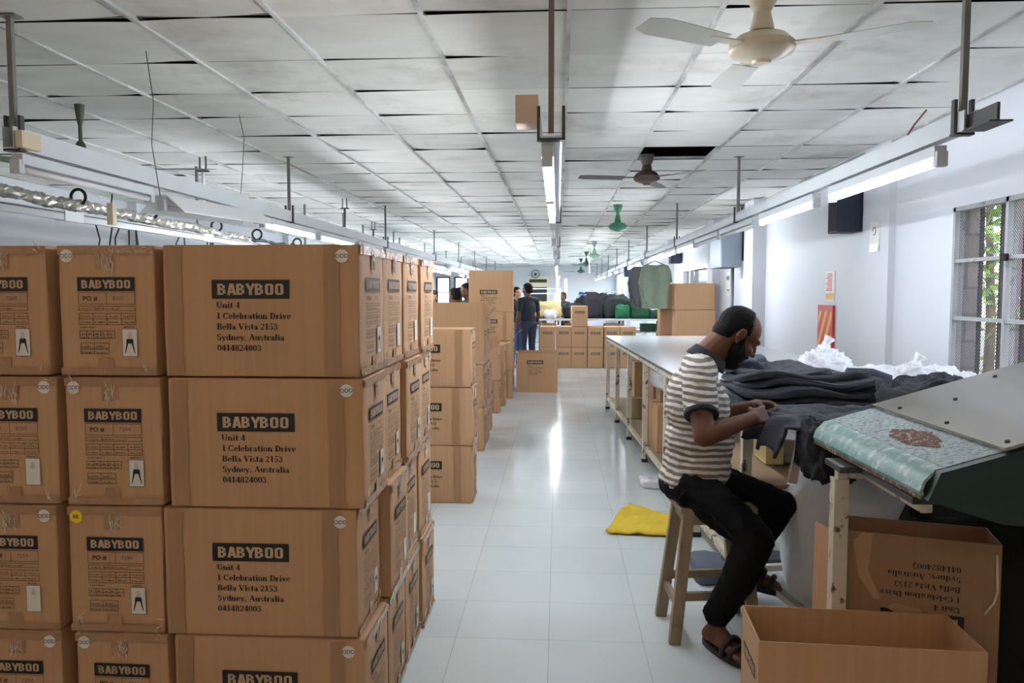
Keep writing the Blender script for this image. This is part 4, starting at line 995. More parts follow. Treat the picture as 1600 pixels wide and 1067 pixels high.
# ------------------------------------------------------------------ teal machine with steel plate
M_teal = mat('worn_teal_paint', (120, 158, 152), .42, var=.12, vscale=14, dirt=(196, 208, 206), dscale=22, dlo=.5, dhi=.66, bump=.15, bscale=120)
M_teald = mat('dark_teal_paint', (18, 46, 44), .5, var=.1, vscale=6)
M_speck = mat('speckled_teal_grey', (148, 164, 164), .5, var=.2, vscale=90, dirt=(92, 100, 100), dscale=70, dlo=.5, dhi=.6, bump=.2, bscale=160)
M_rust = mat('rust_patch', (104, 66, 52), .8, var=.25, vscale=60, dirt=(206, 200, 192), dscale=75, dlo=.56, dhi=.62)
M_inox = mat('brushed_steel', (166, 158, 150), .14, metal=.8, var=.06, vscale=3, dirt=(150, 142, 134), dscale=2.2, dlo=.55, dhi=.8)
ms_ = thing('machine_stand', 'cream steel stand with chipped leg under the teal machine', 'stand', (1.3, 2.42, 0), 0)
MB().box(-.335, .75, -.30, .2, TZ - .02, TZ).box(-.40, -.335, .06, .2, TZ - .02, TZ).build('stand_top', M_rodb, ms_, bevel=.002)
MB().box(-.37, .72, .155, .19, TZ - .06, TZ - .021).box(-.30, -.27, -.275, .155, TZ - .05, TZ - .021).build('stand_frame', M_leg, ms_)
for x, y in ((-.36, .17), (.71, .17), (.71, -.27)): MB().box(x - .024, x + .024, y - .024, y + .024, 0, TZ - .06).build('leg', M_leg, ms_, bevel=.003)
mc = thing('pressing_machine', 'worn teal machine with sloping steel plate on the chipped cream stand', 'machine', (1.0, 2.4, TZ), R(2))
prof = [(-.045, .018), (-.05, .035), (-.038, .062), (-.012, .086), (.01, .094), (1.35, .485), (1.35, .02)]
ym, yM = -.33, .44
lp = MB(); lo = [(-.045, .012), (-.054, .03), (-.044, .058), (-.014, .088), (.012, .094), (.012, .088), (-.012, .08), (-.036, .054), (-.044, .032), (-.037, .014)]
lp.prism(lo, ym, yM, 'y').build('rolled_lip', M_teal, mc, 40)
MB().prism([(.008, .087), (1.35, .478), (1.35, .485), (.008, .094)], ym, yM, 'y').build('sloping_panel', M_speck, mc)
MB().prism([(-.04, .014), (-.03, .055), (.01, .086), (1.35, .476), (1.35, .0), (.3, .0), (.18, -.06), (.0, .0)], ym + .004, yM - .004, 'y').build('machine_body', M_teald, mc)
MB().prism([(-.045, .012), (-.014, .086), (.012, .093), (1.35, .484), (1.35, -.02), (.55, -.03), (.3, -.06), (.15, -.05), (.02, -.01)], ym - .03, ym, 'y').build('end_cover', M_teald, mc)
sl = math.atan2(.391, 1.34); PM = Matrix.Translation((.01, 0, .094)) @ Matrix.Rotation(-sl, 4, 'Y')
MB().box(.155, 1.4, ym - .015, yM + .01, .001, .012, PM).build('steel_plate', M_inox, mc, bevel=.003)
for x, y in ((.19, -.3), (.19, .0), (.19, .3), (.36, -.2), (.34, .22), (.55, .05), (.56, .36), (.8, .3)): MB().lathe([(.007, .012), (.007, .015), (.003, .0165)], n=10, M=PM @ Matrix.Translation((x, y, 0))).build('bolt', M_rodb, mc, True)
rp = MB(); nseg = 28; vs = [PM @ Vector((.075 + .045 * math.cos(2 * math.pi * k / nseg) * (1 + .3 * fbm((math.cos(k * .224), math.sin(k * .224), 0), 2, 4)), -.02 + .13 * math.sin(2 * math.pi * k / nseg) * (1 + .3 * fbm((math.cos(k * .224), math.sin(k * .224), 3), 2, 4)), .0016)) for k in range(nseg)]
rp.add(vs, [tuple(range(nseg))]); rp.build('rust_stain', M_rust, mc)
MB().beam((-.043, ym, .012), (-.043, yM, .012), .012, .01).build('rusty_edge', M_rust, mc)
MB().box(.0, .98, -.3, .22, .0, .012).build('mounting_plate', M_cable, mc)

# ------------------------------------------------------------------ wooden stool, things on the floor
M_wood = mat('raw_wood', (142, 126, 104), .65, var=.12, vscale=3, stretch=(10, 10, .8), dirt=(110, 94, 74), dscale=9, dlo=.58, dhi=.7)
st = thing('wooden_stool', 'plain wooden stool under the seated man', 'stool', (.68, 3.42, 0), R(4))
MB().box(-.165, .165, -.15, .15, .555, .583).build('seat', M_wood, st, bevel=.004)
B4 = [(-.19, -.17), (-.19, .12), (.165, -.15), (.165, .15)]
for x, y in B4: MB().beam((x, y, 0), (x * .66, y * .72, .556), .05, .034, (0, 1, 0)).build('leg', M_wood, st, bevel=.003)
def atz(p, z): f = z / .556; return (p[0] * (1 - .34 * f), p[1] * (1 - .28 * f), z)
for a, b, z in ((0, 2, .2), (1, 3, .2), (0, 1, .16), (2, 3, .3)): MB().beam(atz(B4[a], z), atz(B4[b], z), .022, .035).build('stretcher', M_wood, st)
for a, b in ((0, 2), (1, 3), (0, 1), (2, 3)): MB().beam(atz(B4[a], .53), atz(B4[b], .53), .02, .05).build('apron', M_wood, st)
def ycl(u, v):
    a = [Vector((.30, 4.72, 0)), Vector((.82, 4.66, 0)), Vector((.50, 5.32, 0)), Vector((.86, 4.98, 0))]
    p = a[0].lerp(a[1], u).lerp(a[2].lerp(a[3], u), v); return (p.x, p.y, .014 + .02 * max(0, fbm((u, v, 0), 3, 8)) + .012 * math.sin(v * 3.1) ** 2)
M_yel = mat('yellow_cloth', (216, 184, 52), .75, var=.08, vscale=8, bump=.3, bscale=90)
sheet('yellow_cloth', ycl, 36, 26, .014, M_yel, 'folded yellow cloth lying on the floor behind the stool', 'cloth', 31, .012, 8)
blob('grey_cushion', (.80, 4.02, 0), (.09, .13, .11), mat('blue_grey_cloth', (88, 96, 110), .8, bump=.3), 'blue-grey cloth pad on the floor behind the stool legs', 'cloth', seed=71, amp=.2, n=40)
blob('dark_rag', (1.06, 3.98, 0.1), (.14, .08, .05), mat('dark_rag', (60, 64, 74), .85), 'dark rag on the foot rail beyond the man\'s raised foot', 'cloth', seed=72, amp=.3, n=36)
t = thing('foot_bar', 'pale grey steel foot bars on the floor beside the stool', 'rail', (1.05, 3.55, 0))
MB().beam((-.12, .2, .15), (.45, .32, .15), .03, .03).beam((-.1, .2, .135), (-.1, .2, 0), .03, .03).beam((.42, .32, .135), (.42, .32, 0), .03, .03).build('cross_bar', M_leg, t)
MB().beam((-.1, .2, .15), (.02, -.45, .15), .04, .03).beam((.02, -.43, .135), (.02, -.43, 0), .03, .03).build('side_bar', M_leg, t)

# ------------------------------------------------------------------ on the wall
def speaker(label, y, z, w=.24, h=.36, d=.2):
    t = thing('wall_speaker', label, 'speaker', (XR - d / 2 - .03, y, z))
    MB().box(-d / 2, d / 2, -w / 2, w / 2, 0, h).build('cabinet', mat('speaker_black', (26, 34, 54), .6), t, bevel=.008)
    MB().box(-d / 2 - .004, -d / 2, -w / 2 + .015, w / 2 - .015, .015, h - .015).build('front_grille', mat('grille_black', (22, 24, 30), .8), t)
    MB().box(d / 2, d / 2 + .032, -.04, .04, h * .4, h * .6).build('wall_mount', M_rodb, t)
speaker('dark wall speaker nearest, high beside the meshed window', 6.62, 2.0)
speaker('dark wall speaker above the wall carton stack', 16.0, 2.1, .3, .34)
speaker('dark wall speaker farthest, beyond the hanging green shirt', 27, 2.05, .3, .4)
t = thing('switchboard', 'grey steel switchboard box high on the wall pilaster', 'switchboard', (XR - .28, 10.1, 1.83))
MB().box(-.14, .12, 0, .75, 0, .62).build('cabinet', mat('switch_grey', (118, 126, 138), .5), t, bevel=.005)
MB().box(-.146, -.14, .03, .72, .03, .59).build('cabinet_door', mat('switch_grey', (118, 126, 138), .5), t)
MB().tube([(.05, .2, 0), (.05, .2, -1.83)], .022, 10).build('conduit', mat('conduit_grey', (84, 88, 94), .5), t, True)
MB().box(.12, .28, .2, .5, .1, .5).build('wall_bracket', M_rodb, t)
M_red = mat('sign_red', (186, 52, 46), .5); M_org = mat('sign_orange', (226, 160, 46), .5); M_pap = mat('notice_paper', (226, 224, 216), .6)
t = thing('striped_board', 'red board with slanting yellow stripes fixed on the wall above the table', 'board', (XR - .012, 7.36, .84))
MB().box(-.012, .01, -.2, .2, 0, .545).build('board_panel', M_red, t, bevel=.002)
for k in range(4):
    cl = lambda v: max(-.18, min(.18, v)); sv = []
    for i in range(15): z = .03 + .46 * i / 14; yc = .42 - k * .15 - z * .62; sv += [(-.0135, cl(yc - .034), z), (-.0135, cl(yc + .034), z)]
    MB().add(sv, [(2 * i, 2 * i + 1, 2 * i + 3, 2 * i + 2) for i in range(14)]).build('stripe', M_org, t)
MB().box(-.014, -.012, -.2, .2, .505, .545).build('top_band', M_red, t)
t = thing('wall_notice', 'narrow red-lettered notice pinned on the wall above the striped board', 'notice', (XR - .004, 7.3, 1.42))
MB().box(-.003, .003, -.12, .12, 0, .28).build('paper', M_pap, t)
nb = MB()
for k in range(9): nb.box(-.0045, -.003, -.06, .1 - .02 * (k % 3), .1 + k * .0185, .11 + k * .0185)
nb.build('red_print', mat('print_red', (206, 70, 90), .6), t); MB().box(-.0045, -.003, -.1, .1, .02, .075).build('orange_print', M_org, t)
t = thing('wall_notice', 'small white notice with a dark emblem under the nearest wall speaker', 'notice', (XR - .054, 6.2, 1.86))
MB().box(-.003, .003, -.09, .09, 0, .19).build('paper', M_pap, t)
MB().tube([(-.004, .03 * math.cos(a), .12 + .03 * math.sin(a)) for a in [2 * math.pi * k / 12 for k in range(11)]], .003, 5).build('emblem', M_rodb, t)
MB().box(-.006, -.003, -.085, .085, -.04, .02).build('label_strip', M_white, t)
t = thing('wall_notice', 'white notice sheet on the wall beside the switchboard', 'notice', (XR - .004, 11.6, 1.45))
MB().box(-.003, .003, -.14, .14, 0, .36).build('paper', M_pap, t); MB().box(-.0045, -.003, -.1, .1, .24, .3).box(-.0045, -.003, -.1, .06, .08, .1).build('print', M_rodb, t)

# ------------------------------------------------------------------ green shirt on a hanger from the trunking
M_sage = mat('sage_jersey', (136, 150, 131), .85, bump=.15, bscale=150)
sh = thing('green_t_shirt', 'sage green t-shirt hanging from the wall-side trunking', 'shirt', (1.52, 12.25, 1.98), R(0))
ol = [(-.06, -.045), (-.13, -.03), (-.2, -.06), (-.262, -.33), (-.25, -.345), (-.19, -.33), (-.192, -.2), (-.205, -.5), (-.2, -.72), (-.1, -.735), (0, -.73), (.1, -.735), (.2, -.72), (.21, -.5), (.2, -.2), (.2, -.3), (.225, -.33), (.27, -.31), (.25, -.14), (.205, -.055), (.13, -.03), (.06, -.045), (.0, -.07)]
def garment_mesh(ol, th=.05, seed=0, folds=26, fa=.016):
    bm = bmesh.new(); vs = [bm.verts.new((x, 0, z)) for x, z in ol]; bm.faces.new(vs)
    bmesh.ops.triangulate(bm, faces=bm.faces[:])
    for _ in range(5):
        ed = [e for e in bm.edges if e.calc_length() > .03]
        if not ed: break
        bmesh.ops.subdivide_edges(bm, edges=ed, cuts=1); bmesh.ops.triangulate(bm, faces=bm.faces[:])
    n = bm.verts[:]; r = bmesh.ops.extrude_face_region(bm, geom=bm.faces[:]); ex = [g for g in r['geom'] if isinstance(g, bmesh.types.BMVert)]
    low = lambda v: min(1, max(0, -v.co.z / .5))
    for v in n: v.co.y = -th / 2 + fa * math.sin(v.co.x * folds + 1.5 * fbm((v.co.x, 0, v.co.z), 3, seed)) * (.25 + low(v)) - .02 * low(v)
    for v in ex: v.co.y = th / 2 + fa * math.sin(v.co.x * folds + 2) * (.25 + low(v)) + .02 * low(v)
    bmesh.ops.recalc_face_normals(bm, faces=bm.faces[:]); me = bpy.data.meshes.new('shirt'); bm.to_mesh(me); bm.free(); return me
link('shirt_body', garment_mesh(ol), M_sage, sh, True)
MB().tube([(-.07, -.02, -.04), (-.05, -.03, -.062), (0, -.034, -.074), (.05, -.03, -.062), (.07, -.02, -.04)], .007, 6).build('neckband', M_sage, sh, True)
MB().box(-.015, .015, .0, .004, -.075, -.055).build('neck_label', M_ink, sh)
hg = thing('clothes_hanger', 'dark plastic hanger holding the sage green t-shirt', 'hanger', (1.52, 12.25, 1.98))
MB().tube([(-.19, 0, -.07), (-.1, 0, -.02), (0, 0, .02), (.1, 0, -.02), (.19, 0, -.07)], .007, 6).build('hanger_arm', M_cable, hg, True)
MB().tube([(0, 0, .02), (0, 0, .06), (.02, 0, .1), (.0, 0, .125), (-.02, 0, .11)], .003, 6).build('hanger_hook', M_rodb, hg, True)
gs = thing('grey_shirt', 'dark grey shirt hanging just behind the sage green one', 'shirt', (1.42, 13.0, 1.98))
link('shirt_body', garment_mesh(ol, .05, 3), mat('grey_jersey', (112, 116, 118), .85), gs, True)
MB().tube([(0, 0, -.02), (0, 0, .06), (.02, 0, .1), (.08, 0, .13)], .003, 6).build('hanger_hook', M_rodb, gs, True)

# ------------------------------------------------------------------ far end: packing table with heaps, racks
ft = thing('packing_table', 'long white packing table across the far end behind the carton tiers', 'table', (.9, 16.6, 0))
MB().box(-1.34, 1.34, -.5, .5, .92, .955).build('table_top', M_top, ft, bevel=.003)
for x in (-1.28, -.4, .45, 1.28):
    for y in (-.46, .46): MB().box(x - .025, x + .025, y - .025, y + .025, 0, .92).build('leg', M_rod, ft)
MB().box(-1.3, 1.3, -.48, .48, .66, .68).build('under_shelf', M_leg, ft)
for k, (x, y, sx, sy, h, c, lab) in enumerate([(-.25, 16.55, .3, .25, .33, (206, 188, 136), 'cream cloth heap on the packing table'), (-.16, 16.2, .12, .1, .17, (226, 230, 238), 'white plastic bag on the packing table edge'),
    (.32, 16.7, .22, .25, .3, (34, 34, 40), 'dark heap beside the cream cloth on the packing table'), (.72, 16.75, .3, .28, .48, (30, 28, 36), 'tall blackish heap behind the lone top carton'), (.56, 16.7, .12, .12, .08, (96, 150, 190), 'light blue garment bit on the blackish heap'),
    (1.2, 16.8, .36, .3, .46, (28, 36, 34), 'black-green heap in the middle of the packing table'), (1.36, 16.4, .14, .14, .27, (20, 96, 60), 'bright green garment heap on the packing table'), (1.72, 16.5, .2, .2, .33, (18, 76, 46), 'green garment stack near the end of the packing table'), (2.0, 16.5, .16, .15, .16, (24, 60, 44), 'low dark green heap at the end of the packing table')]):
    blob('garment_heap' if k != 1 else 'plastic_bag', (x, y, .956 if k != 4 else 1.39), (sx, sy, h), mat('heap_%d' % k, c, .8, bump=.3, bscale=30), lab, 'heap' if k != 1 else 'bag', seed=80 + k, amp=.3, fsc=4, ridge=.3, rsc=7, n=40)
for k, (x, w_, c, lab) in enumerate([(-.2, .3, (206, 176, 120), 'yellowish parcel under the packing table'), (.35, .4, (196, 170, 120), 'tan parcel under the packing table'), (1.15, .35, (214, 212, 206), 'white parcel under the packing table'), (1.9, .3, (36, 66, 52), 'dark green parcel under the packing table')]):
    small_box('parcel', lab, x, 16.4, .68, w_, .3, .17, .05, mat('parcel_%d' % k, c, .7), 'parcel')
def rack(label, x, y, w, h, bars=3):
    t = thing('clothes_rack', label, 'rack', (x, y, 0))
    for s in (-1, 1): MB().tube([(s * w / 2, 0, 0), (s * w / 2, 0, h)], .018, 8).tube([(s * w / 2, -.25, .03), (s * w / 2, .25, .03)], .018, 8).build('upright', M_white, t, True)
    for k in range(bars): MB().tube([(-w / 2, 0, h - .02 - k * .45), (w / 2, 0, h - .02 - k * .45)], .014, 8).build('cross_bar', M_white, t, True)
    return t
rack('white clothes rack behind the cream cloth heap', -.35, 18.8, .8, 1.62)
rack('white clothes rack near the back door', -.55, 21.5, .9, 1.5)
r3 = rack('long white clothes rack behind the green heaps', 1.75, 19.2, 1.2, 1.55)
hr = random.Random(5)
for k in range(8):
    x = 1.2 + k * .13; t = thing('empty_hanger', '%s empty hanger on the long white rack' % ('first', 'second', 'third', 'fourth', 'fifth', 'sixth', 'seventh', 'eighth')[k], 'hanger', (x, 19.2, 1.53), R(60 + hr.uniform(-25, 25)), 'empty hangers on the long white rack')
    MB().tube([(0, 0, .05), (0, 0, -.06), (-.18, 0, -.14), (.18, 0, -.14), (0, 0, -.06)], .006, 5).build('hanger_wire', M_rodb, t)
for k, x in enumerate((-.02, .24)):
    tag(MB().box(x - .045, x + .045, 24.4, 24.5, 0, 1.95).build('white_post', M_white), 'white post standing at the far end, %s' % ('nearer the back door', 'nearer the bright wall')[k], 'post')
tag(MB().box(.0, .06, 24.42, 24.48, 1.96, 1.99).box(.01, .05, 24.43, 24.47, 1.99, 2.03).build('red_light', mat('red_glow', (255, 90, 70), .4, emit=6)), 'small red light glowing over the white posts far down the aisle', 'light')
t = thing('wall_fan', 'small grey wall fan above the back door', 'fan', (-1.0, YB - .1, 2.32))
MB().tube([(.17 * math.cos(a), -.05, .17 * math.sin(a)) for a in [2 * math.pi * k / 20 for k in range(21)]], .014, 6).build('fan_guard', M_rodb, t, True)
MB().lathe([(.05, -.06), (.06, 0), (.05, .1)], M=Matrix.Rotation(math.pi / 2, 4, 'X')).build('motor', M_rodb, t)

# ------------------------------------------------------------------ people
M_skin = mat('brown_skin', (104, 68, 52), .6, var=.06, vscale=9, spec=.25)
M_skin2 = mat('light_brown_skin', (176, 132, 108), .5, var=.05, vscale=9)
M_hair = mat('black_hair', (12, 11, 11), .75, bump=.4, bscale=260, spec=.2)
M_eye = mat('eye_white', (214, 208, 200), .25)
M_trou = mat('black_trousers', (9, 9, 11), .85, var=.1, vscale=9, bump=.15, bscale=120, spec=.2)
M_sandal = mat('dark_sandal', (30, 27, 27), .55, var=.1, vscale=20)
def mat_stripe():
    m = bpy.data.materials.new('striped_jersey'); m.use_nodes = True; nt = m.node_tree; N = nt.nodes; L = nt.links; p = N['Principled BSDF']; p.inputs['Roughness'].default_value = .85
    tc = N.new('ShaderNodeTexCoord'); nz = N.new('ShaderNodeTexNoise'); nz.inputs['Scale'].default_value = 7; nz.inputs['Detail'].default_value = 2; L.new(tc.outputs['Object'], nz.inputs[0])
    dt = N.new('ShaderNodeVectorMath'); dt.operation = 'DOT_PRODUCT'; dt.inputs[1].default_value = (.05, .04, 1); L.new(tc.outputs['Object'], dt.inputs[0])
    a = N.new('ShaderNodeMath'); a.operation = 'MULTIPLY_ADD'; a.inputs[1].default_value = .03; L.new(nz.outputs[0], a.inputs[0]); L.new(dt.outputs['Value'], a.inputs[2])
    b = N.new('ShaderNodeMath'); b.operation = 'MULTIPLY'; b.inputs[1].default_value = 2 * math.pi / .0275; L.new(a.outputs[0], b.inputs[0])
    s = N.new('ShaderNodeMath'); s.operation = 'SINE'; L.new(b.outputs[0], s.inputs[0])
    r = N.new('ShaderNodeMapRange'); r.inputs[1].default_value = -.25; r.inputs[2].default_value = .3; L.new(s.outputs[0], r.inputs[0])
    mx = N.new('ShaderNodeMix'); mx.data_type = 'RGBA'; mx.inputs[6].default_value = hexc(112, 104, 98); mx.inputs[7].default_value = hexc(208, 202, 193); L.new(r.outputs[0], mx.inputs[0]); L.new(mx.outputs[2], p.inputs['Base Color'])
    return m
def head_matrix(c, pitch, yaw, s=1.0):
    return Matrix.Translation(c) @ Matrix.Rotation(yaw, 4, 'Z') @ Matrix.Rotation(pitch, 4, 'Y') @ Matrix.Scale(s, 4)
def head_parts(mb, H):
    """local axes: +x face, +z crown"""
    h = MB()
    h.ell((-.012, 0, .036), (.098, .077, .084)); h.ell((.022, 0, -.03), (.07, .063, .086)); h.ell((.052, 0, -.093), (.036, .04, .03)); h.ell((.03, 0, -.06), (.05, .058, .05))
    h.cap((.088, 0, .02), (.108, 0, -.022), .009, .0135, 10)
    for s in (-1, 1):
        h.ell((.1, s * .012, -.026), .009, nu=8, nv=6); h.cap((.08, s * .042, .032), (.091, s * .012, .03), .009, .011, 8)
        h.ell((.068, s * .04, -.028), (.025, .024, .025)); h.ell((.076, s * .031, .012), (.014, .017, .012))
        h.ell((-.008, s * .079, .002), (.02, .009, .033)); h.cap((-.016, s * .084, .02), (-.02, s * .086, -.01), .008, .007, 8); h.ell((-.002, s * .078, -.028), (.01, .008, .012))
    h.cap((.09, -.018, -.058), (.09, .018, -.058), .0065, .0065, 8); h.cap((.088, -.015, -.069), (.088, .015, -.069), .007, .007, 8)
    mb.merge(h, H)
def eyes(H, parent):
    I = parent.matrix_basis.inverted() @ H
    for s in (-1, 1):
        e = MB().ell((.0815, s * .031, .009), (.0085, .011, .0055), nu=12, nv=8).build('eye', M_eye, parent, True); e.matrix_parent_inverse = I
        MB().ell((.0875, s * .031, .0075), (.0035, .005, .0045), nu=10, nv=6).build('iris', M_hair, e, True)
def hand(mb, w, f, n, right=True, curl=(.5, .5, .55, .6), bend=.55, s=1.0, thumb=(.7, .5)):
    """wrist, direction of the palm, direction the palm faces"""
    w = Vector(w); f = Vector(f).normalized(); n = Vector(n); n = (n - f * n.dot(f)).normalized(); t = f.cross(n) * (1 if right else -1)
    kn = []
    for i, (o, l) in enumerate(((.03, .088), (.0095, .092), (-.011, .087), (-.03, .078))):
        k = w + f * l * s + t * o * s - n * .004 * s; kn.append(k); mb.cap(w + t * o * .55 * s + f * .012 * s, k, .017 * s, .0118 * s, 10)
    mb.ell(w + f * .035 * s + t * .022 * s + n * .01 * s, .02 * s, nu=10, nv=8)
    L = ((.044, .026, .021), (.048, .03, .022), (.044, .028, .021), (.035, .021, .019))
    for i, k in enumerate(kn):
        ang = curl[i]; p = k; r = (.0093, .0096, .0092, .0082)[i] * s; sp = (.14, .04, -.05, -.15)[i]
        for j, l in enumerate(L[i]):
            d = (f * math.cos(ang) + n * math.sin(ang) + t * sp * math.cos(ang)).normalized(); q = p + d * l * s
            mb.cap(p, q, r * (1 - .09 * j), r * (.91 - .09 * j), 10); p = q; ang += bend * (1 if j == 0 else .75)
    b = w + f * .022 * s + t * .026 * s + n * .006 * s; d = (f * .75 + t * thumb[0] + n * thumb[1]).normalized(); p1 = b + d * .042 * s
    d2 = (f * .95 + t * .2 + n * (thumb[1] + .15)).normalized(); p2 = p1 + d2 * .032 * s; p3 = p2 + (d2 + n * .25 - t * .15).normalized() * .025 * s
    mb.chain([b, p1, p2, p3], [.0165 * s, .0118 * s, .0105 * s, .0085 * s], 10)
def foot(mb, ank, d, sole, up=Vector((0, 0, 1)), s=1.0):
    a = Vector(ank); d = Vector(d).normalized(); t = up.cross(d)
    g = a - up * (a - Vector(sole)).dot(up)                            # point of the sole under the ankle
    heel = g - d * .045 * s + up * .03 * s; ball = g + d * .125 * s + up * .022 * s
    mb.cap(a, heel, .036 * s, .031 * s); mb.cap(a + up * -.01, g + d * .06 * s + up * .045 * s, .036 * s, .03 * s)
    for o in (-.025, 0, .025): mb.cap(g + d * .05 * s + up * .035 * s + t * o * .7, ball + t * o * s, .026 * s, .019 * s); mb.cap(heel, ball + t * o * s, .028 * s, .018 * s)
    for i, o in enumerate((-.034, -.017, -.001, .014, .029)):
        l = (.052, .05, .046, .04, .032)[i]; mb.cap(ball + t * o * s, ball + d * l * s + t * o * 1.05 * s - up * .006 * s, .013 * s, (.0125, .0098, .0094, .009, .0085)[i] * s, 8)
def sandal(parent, ank, d, sole, up=Vector((0, 0, 1)), s=1.0, inv=None):
    a = Vector(ank); d = Vector(d).normalized(); t = up.cross(d); g = a - up * (a - Vector(sole)).dot(up); M = Matrix((d, t, up)).transposed().to_4x4(); M.translation = g
    ol = []
    for k in range(28):
        q = 2 * math.pi * k / 28; x = .055 + .138 * math.cos(q); w = .04 + .009 * math.cos(q) ; ol.append((x * s, math.sin(q) * w * s))
    so = MB(); so.prism(ol, -.022, .002, 'z'); so.V = [M @ v for v in so.V]
    o = so.build('sandal_sole', M_sandal, parent, bevel=.003); o.matrix_parent_inverse = inv
    sb = MB()
    for x, h, w in ((.13, .052, .03), (.085, .07, .034)):
        sb.tube([M @ Vector((x * s + dx, math.cos(q) * .05 * s, math.sin(q) * h * s)) for q, dx in [(math.pi * k / 12, .012 * math.sin(math.pi * k / 12)) for k in range(13)]], .0085 * 1.5, 8)
    o2 = sb.build('sandal_strap', M_sandal, parent, True); o2.matrix_parent_inverse = inv

def seated_man():
    base = Vector((.62, 3.42, 0)); root = thing('person', 'bearded balding man in striped polo and black trousers on a wooden stool', 'person', base)
    inv = Matrix.Translation(-base)
    def own(o): o.matrix_parent_inverse = inv; return o
    hipN, hipF = Vector((.585, 3.33, .665)), Vector((.60, 3.51, .67))
    kneN, kneF = Vector((.80, 3.09, .505)), Vector((.985, 3.43, .555))
    ankN, ankF = Vector((.668, 3.19, .10)), Vector((.86, 3.54, .255))
    shN, shF = Vector((.59, 3.255, 1.14)), Vector((.645, 3.60, 1.14))
    elN, elF = Vector((.582, 3.085, .925)), Vector((.69, 3.66, .90))
    wrN, wrF = Vector((.805, 3.20, .985)), Vector((.875, 3.47, .995))
    nb = Vector((.645, 3.425, 1.208)); hc = Vector((.79, 3.44, 1.312))
    H = head_matrix(hc, R(40), R(3))
    b = MB(); head_parts(b, H)
    b.chain([nb + Vector((-.01, 0, -.05)), nb, H @ Vector((-.03, 0, -.03))], [.074, .068, .062])
    b.ell((.622, 3.42, .77), (.13, .15, .13)); b.ell((.62, 3.42, 1.0), (.115, .165, .16)); b.ell((.60, 3.42, .70), (.12, .16, .07)); b.ell((.62, 3.42, .88), (.125, .15, .14))
    b.chain([shN, nb + Vector((-.01, 0, -.03)), shF], [.05, .06, .05])
    for sh, el, wr in ((shN, elN, wrN), (shF, elF, wrF)):
        mid = el.lerp(wr, .3); b.chain([sh, sh.lerp(el, .5), el, mid, wr], [.054, .05, .041, .043, .027])
    hand(b, wrN, (.105, .1, .005), (-.35, .75, -.5), True, (.35, .5, .7, .9), .6, thumb=(.45, .5))
    hand(b, wrF, (.09, -.10, -.005), (-.35, -.7, -.4), False, (.4, .55, .7, .85), .6, thumb=(.45, .5))
    for hp, kn, an in ((hipN, kneN, ankN), (hipF, kneF, ankF)):
        b.chain([hp, hp.lerp(kn, .6), kn, kn.lerp(an, .3), kn.lerp(an, .65), an], [.07, .06, .05, .05, .04, .034])
    b.V = [Vector((v.x, v.y, max(v.z, .60) if (v.x < .74 and v.z > .5) else v.z)) for v in b.V]
    dN = Vector((.115, -.2, 0)); dF = Vector((.22, -.1, -.03)); upF = Vector((.1, 0, 1)).normalized()
    foot(b, ankN, dN, (.668, 3.19, .024)); foot(b, ankF, dF, ankF - upF * .078, (upF - dF.normalized() * upF.dot(dF.normalized())).normalized())
    own(org('body', b, M_skin, root, .0042, 5))
    eyes(H, root)
    # hair, beard
    hs = MB().ell((-.014, 0, .038), (.104, .083, .089)).ell((-.05, 0, -.02), (.06, .068, .06)); hs.V = [H @ v for v in hs.V]; Hi = H.inverted()
    def hk(c):
        p = Hi @ c
        if p.z > .075: return p.x < -.012 + .2 * abs(p.y)
        if p.z > .015: return p.x < .028 - .35 * (p.z - .015) and (abs(p.y) > .05 or p.x < -.01)
        return p.x < .012 and p.z > -.07 and not (p.x > -.03 and p.z < -.0)
    own(org('hair', hs, M_hair, root, .005, 3, lambda c: .0015 * fbm(c, 90, 1), hk))
    bs = MB().ell((.026, 0, -.052), (.07, .069, .066)).ell((.052, 0, -.1), (.047, .048, .042)).ell((.04, 0, -.125), (.036, .036, .026)); bs.cap((.09, -.022, -.047), (.09, .022, -.047), .009, .009, 8)
    for s in (-1, 1): bs.cap((.012, s * .066, .01), (.03, s * .058, -.06), .012, .02, 8)
    bs.V = [H @ v for v in bs.V]
    own(org('beard', bs, M_hair, root, .005, 3, lambda c: .002 * fbm(c, 80, 2), lambda c: (lambda p: (p.z < -.04 or abs(p.y) > .05) and not (abs(p.y) < .017 and -.069 < p.z < -.056 and p.x > .08))(Hi @ c)))
    # trousers
    t = MB(); t.ell((.59, 3.42, .65), (.14, .178, .085)); t.ell((.60, 3.42, .69), (.132, .158, .08))
    t.chain([hipN, hipN.lerp(kneN, .55), kneN, kneN.lerp(ankN, .45), ankN + Vector((.005, 0, .06))], [.098, .09, .073, .068, .06])
    t.chain([hipF, hipF.lerp(kneF, .55), kneF, kneF.lerp(ankF, .5), ankF + Vector((.01, 0, .05))], [.098, .088, .073, .066, .056])
    t.V = [Vector((v.x, v.y, max(v.z, .586) if (v.x < .74 and v.z > .5) else v.z)) for v in t.V]
    own(org('trousers', t, M_trou, root, .008, 5, lambda c: .005 * fbm(c, 13, 4) + .003 * fbm(c, 30, 5)))
    # polo
    s = MB(); s.ell((.618, 3.42, .74), (.148, .178, .16)); s.ell((.628, 3.42, .84), (.152, .172, .16)); s.ell((.618, 3.42, .99), (.138, .186, .17)); s.ell((.606, 3.42, 1.06), (.12, .18, .12)); s.ell((.60, 3.42, .68), (.145, .18, .1))
    s.chain([shN, nb + Vector((-.02, 0, -.035)), shF], [.07, .08, .07])
    seN, seF = shN.lerp(elN, .6), shF.lerp(elF, .6)
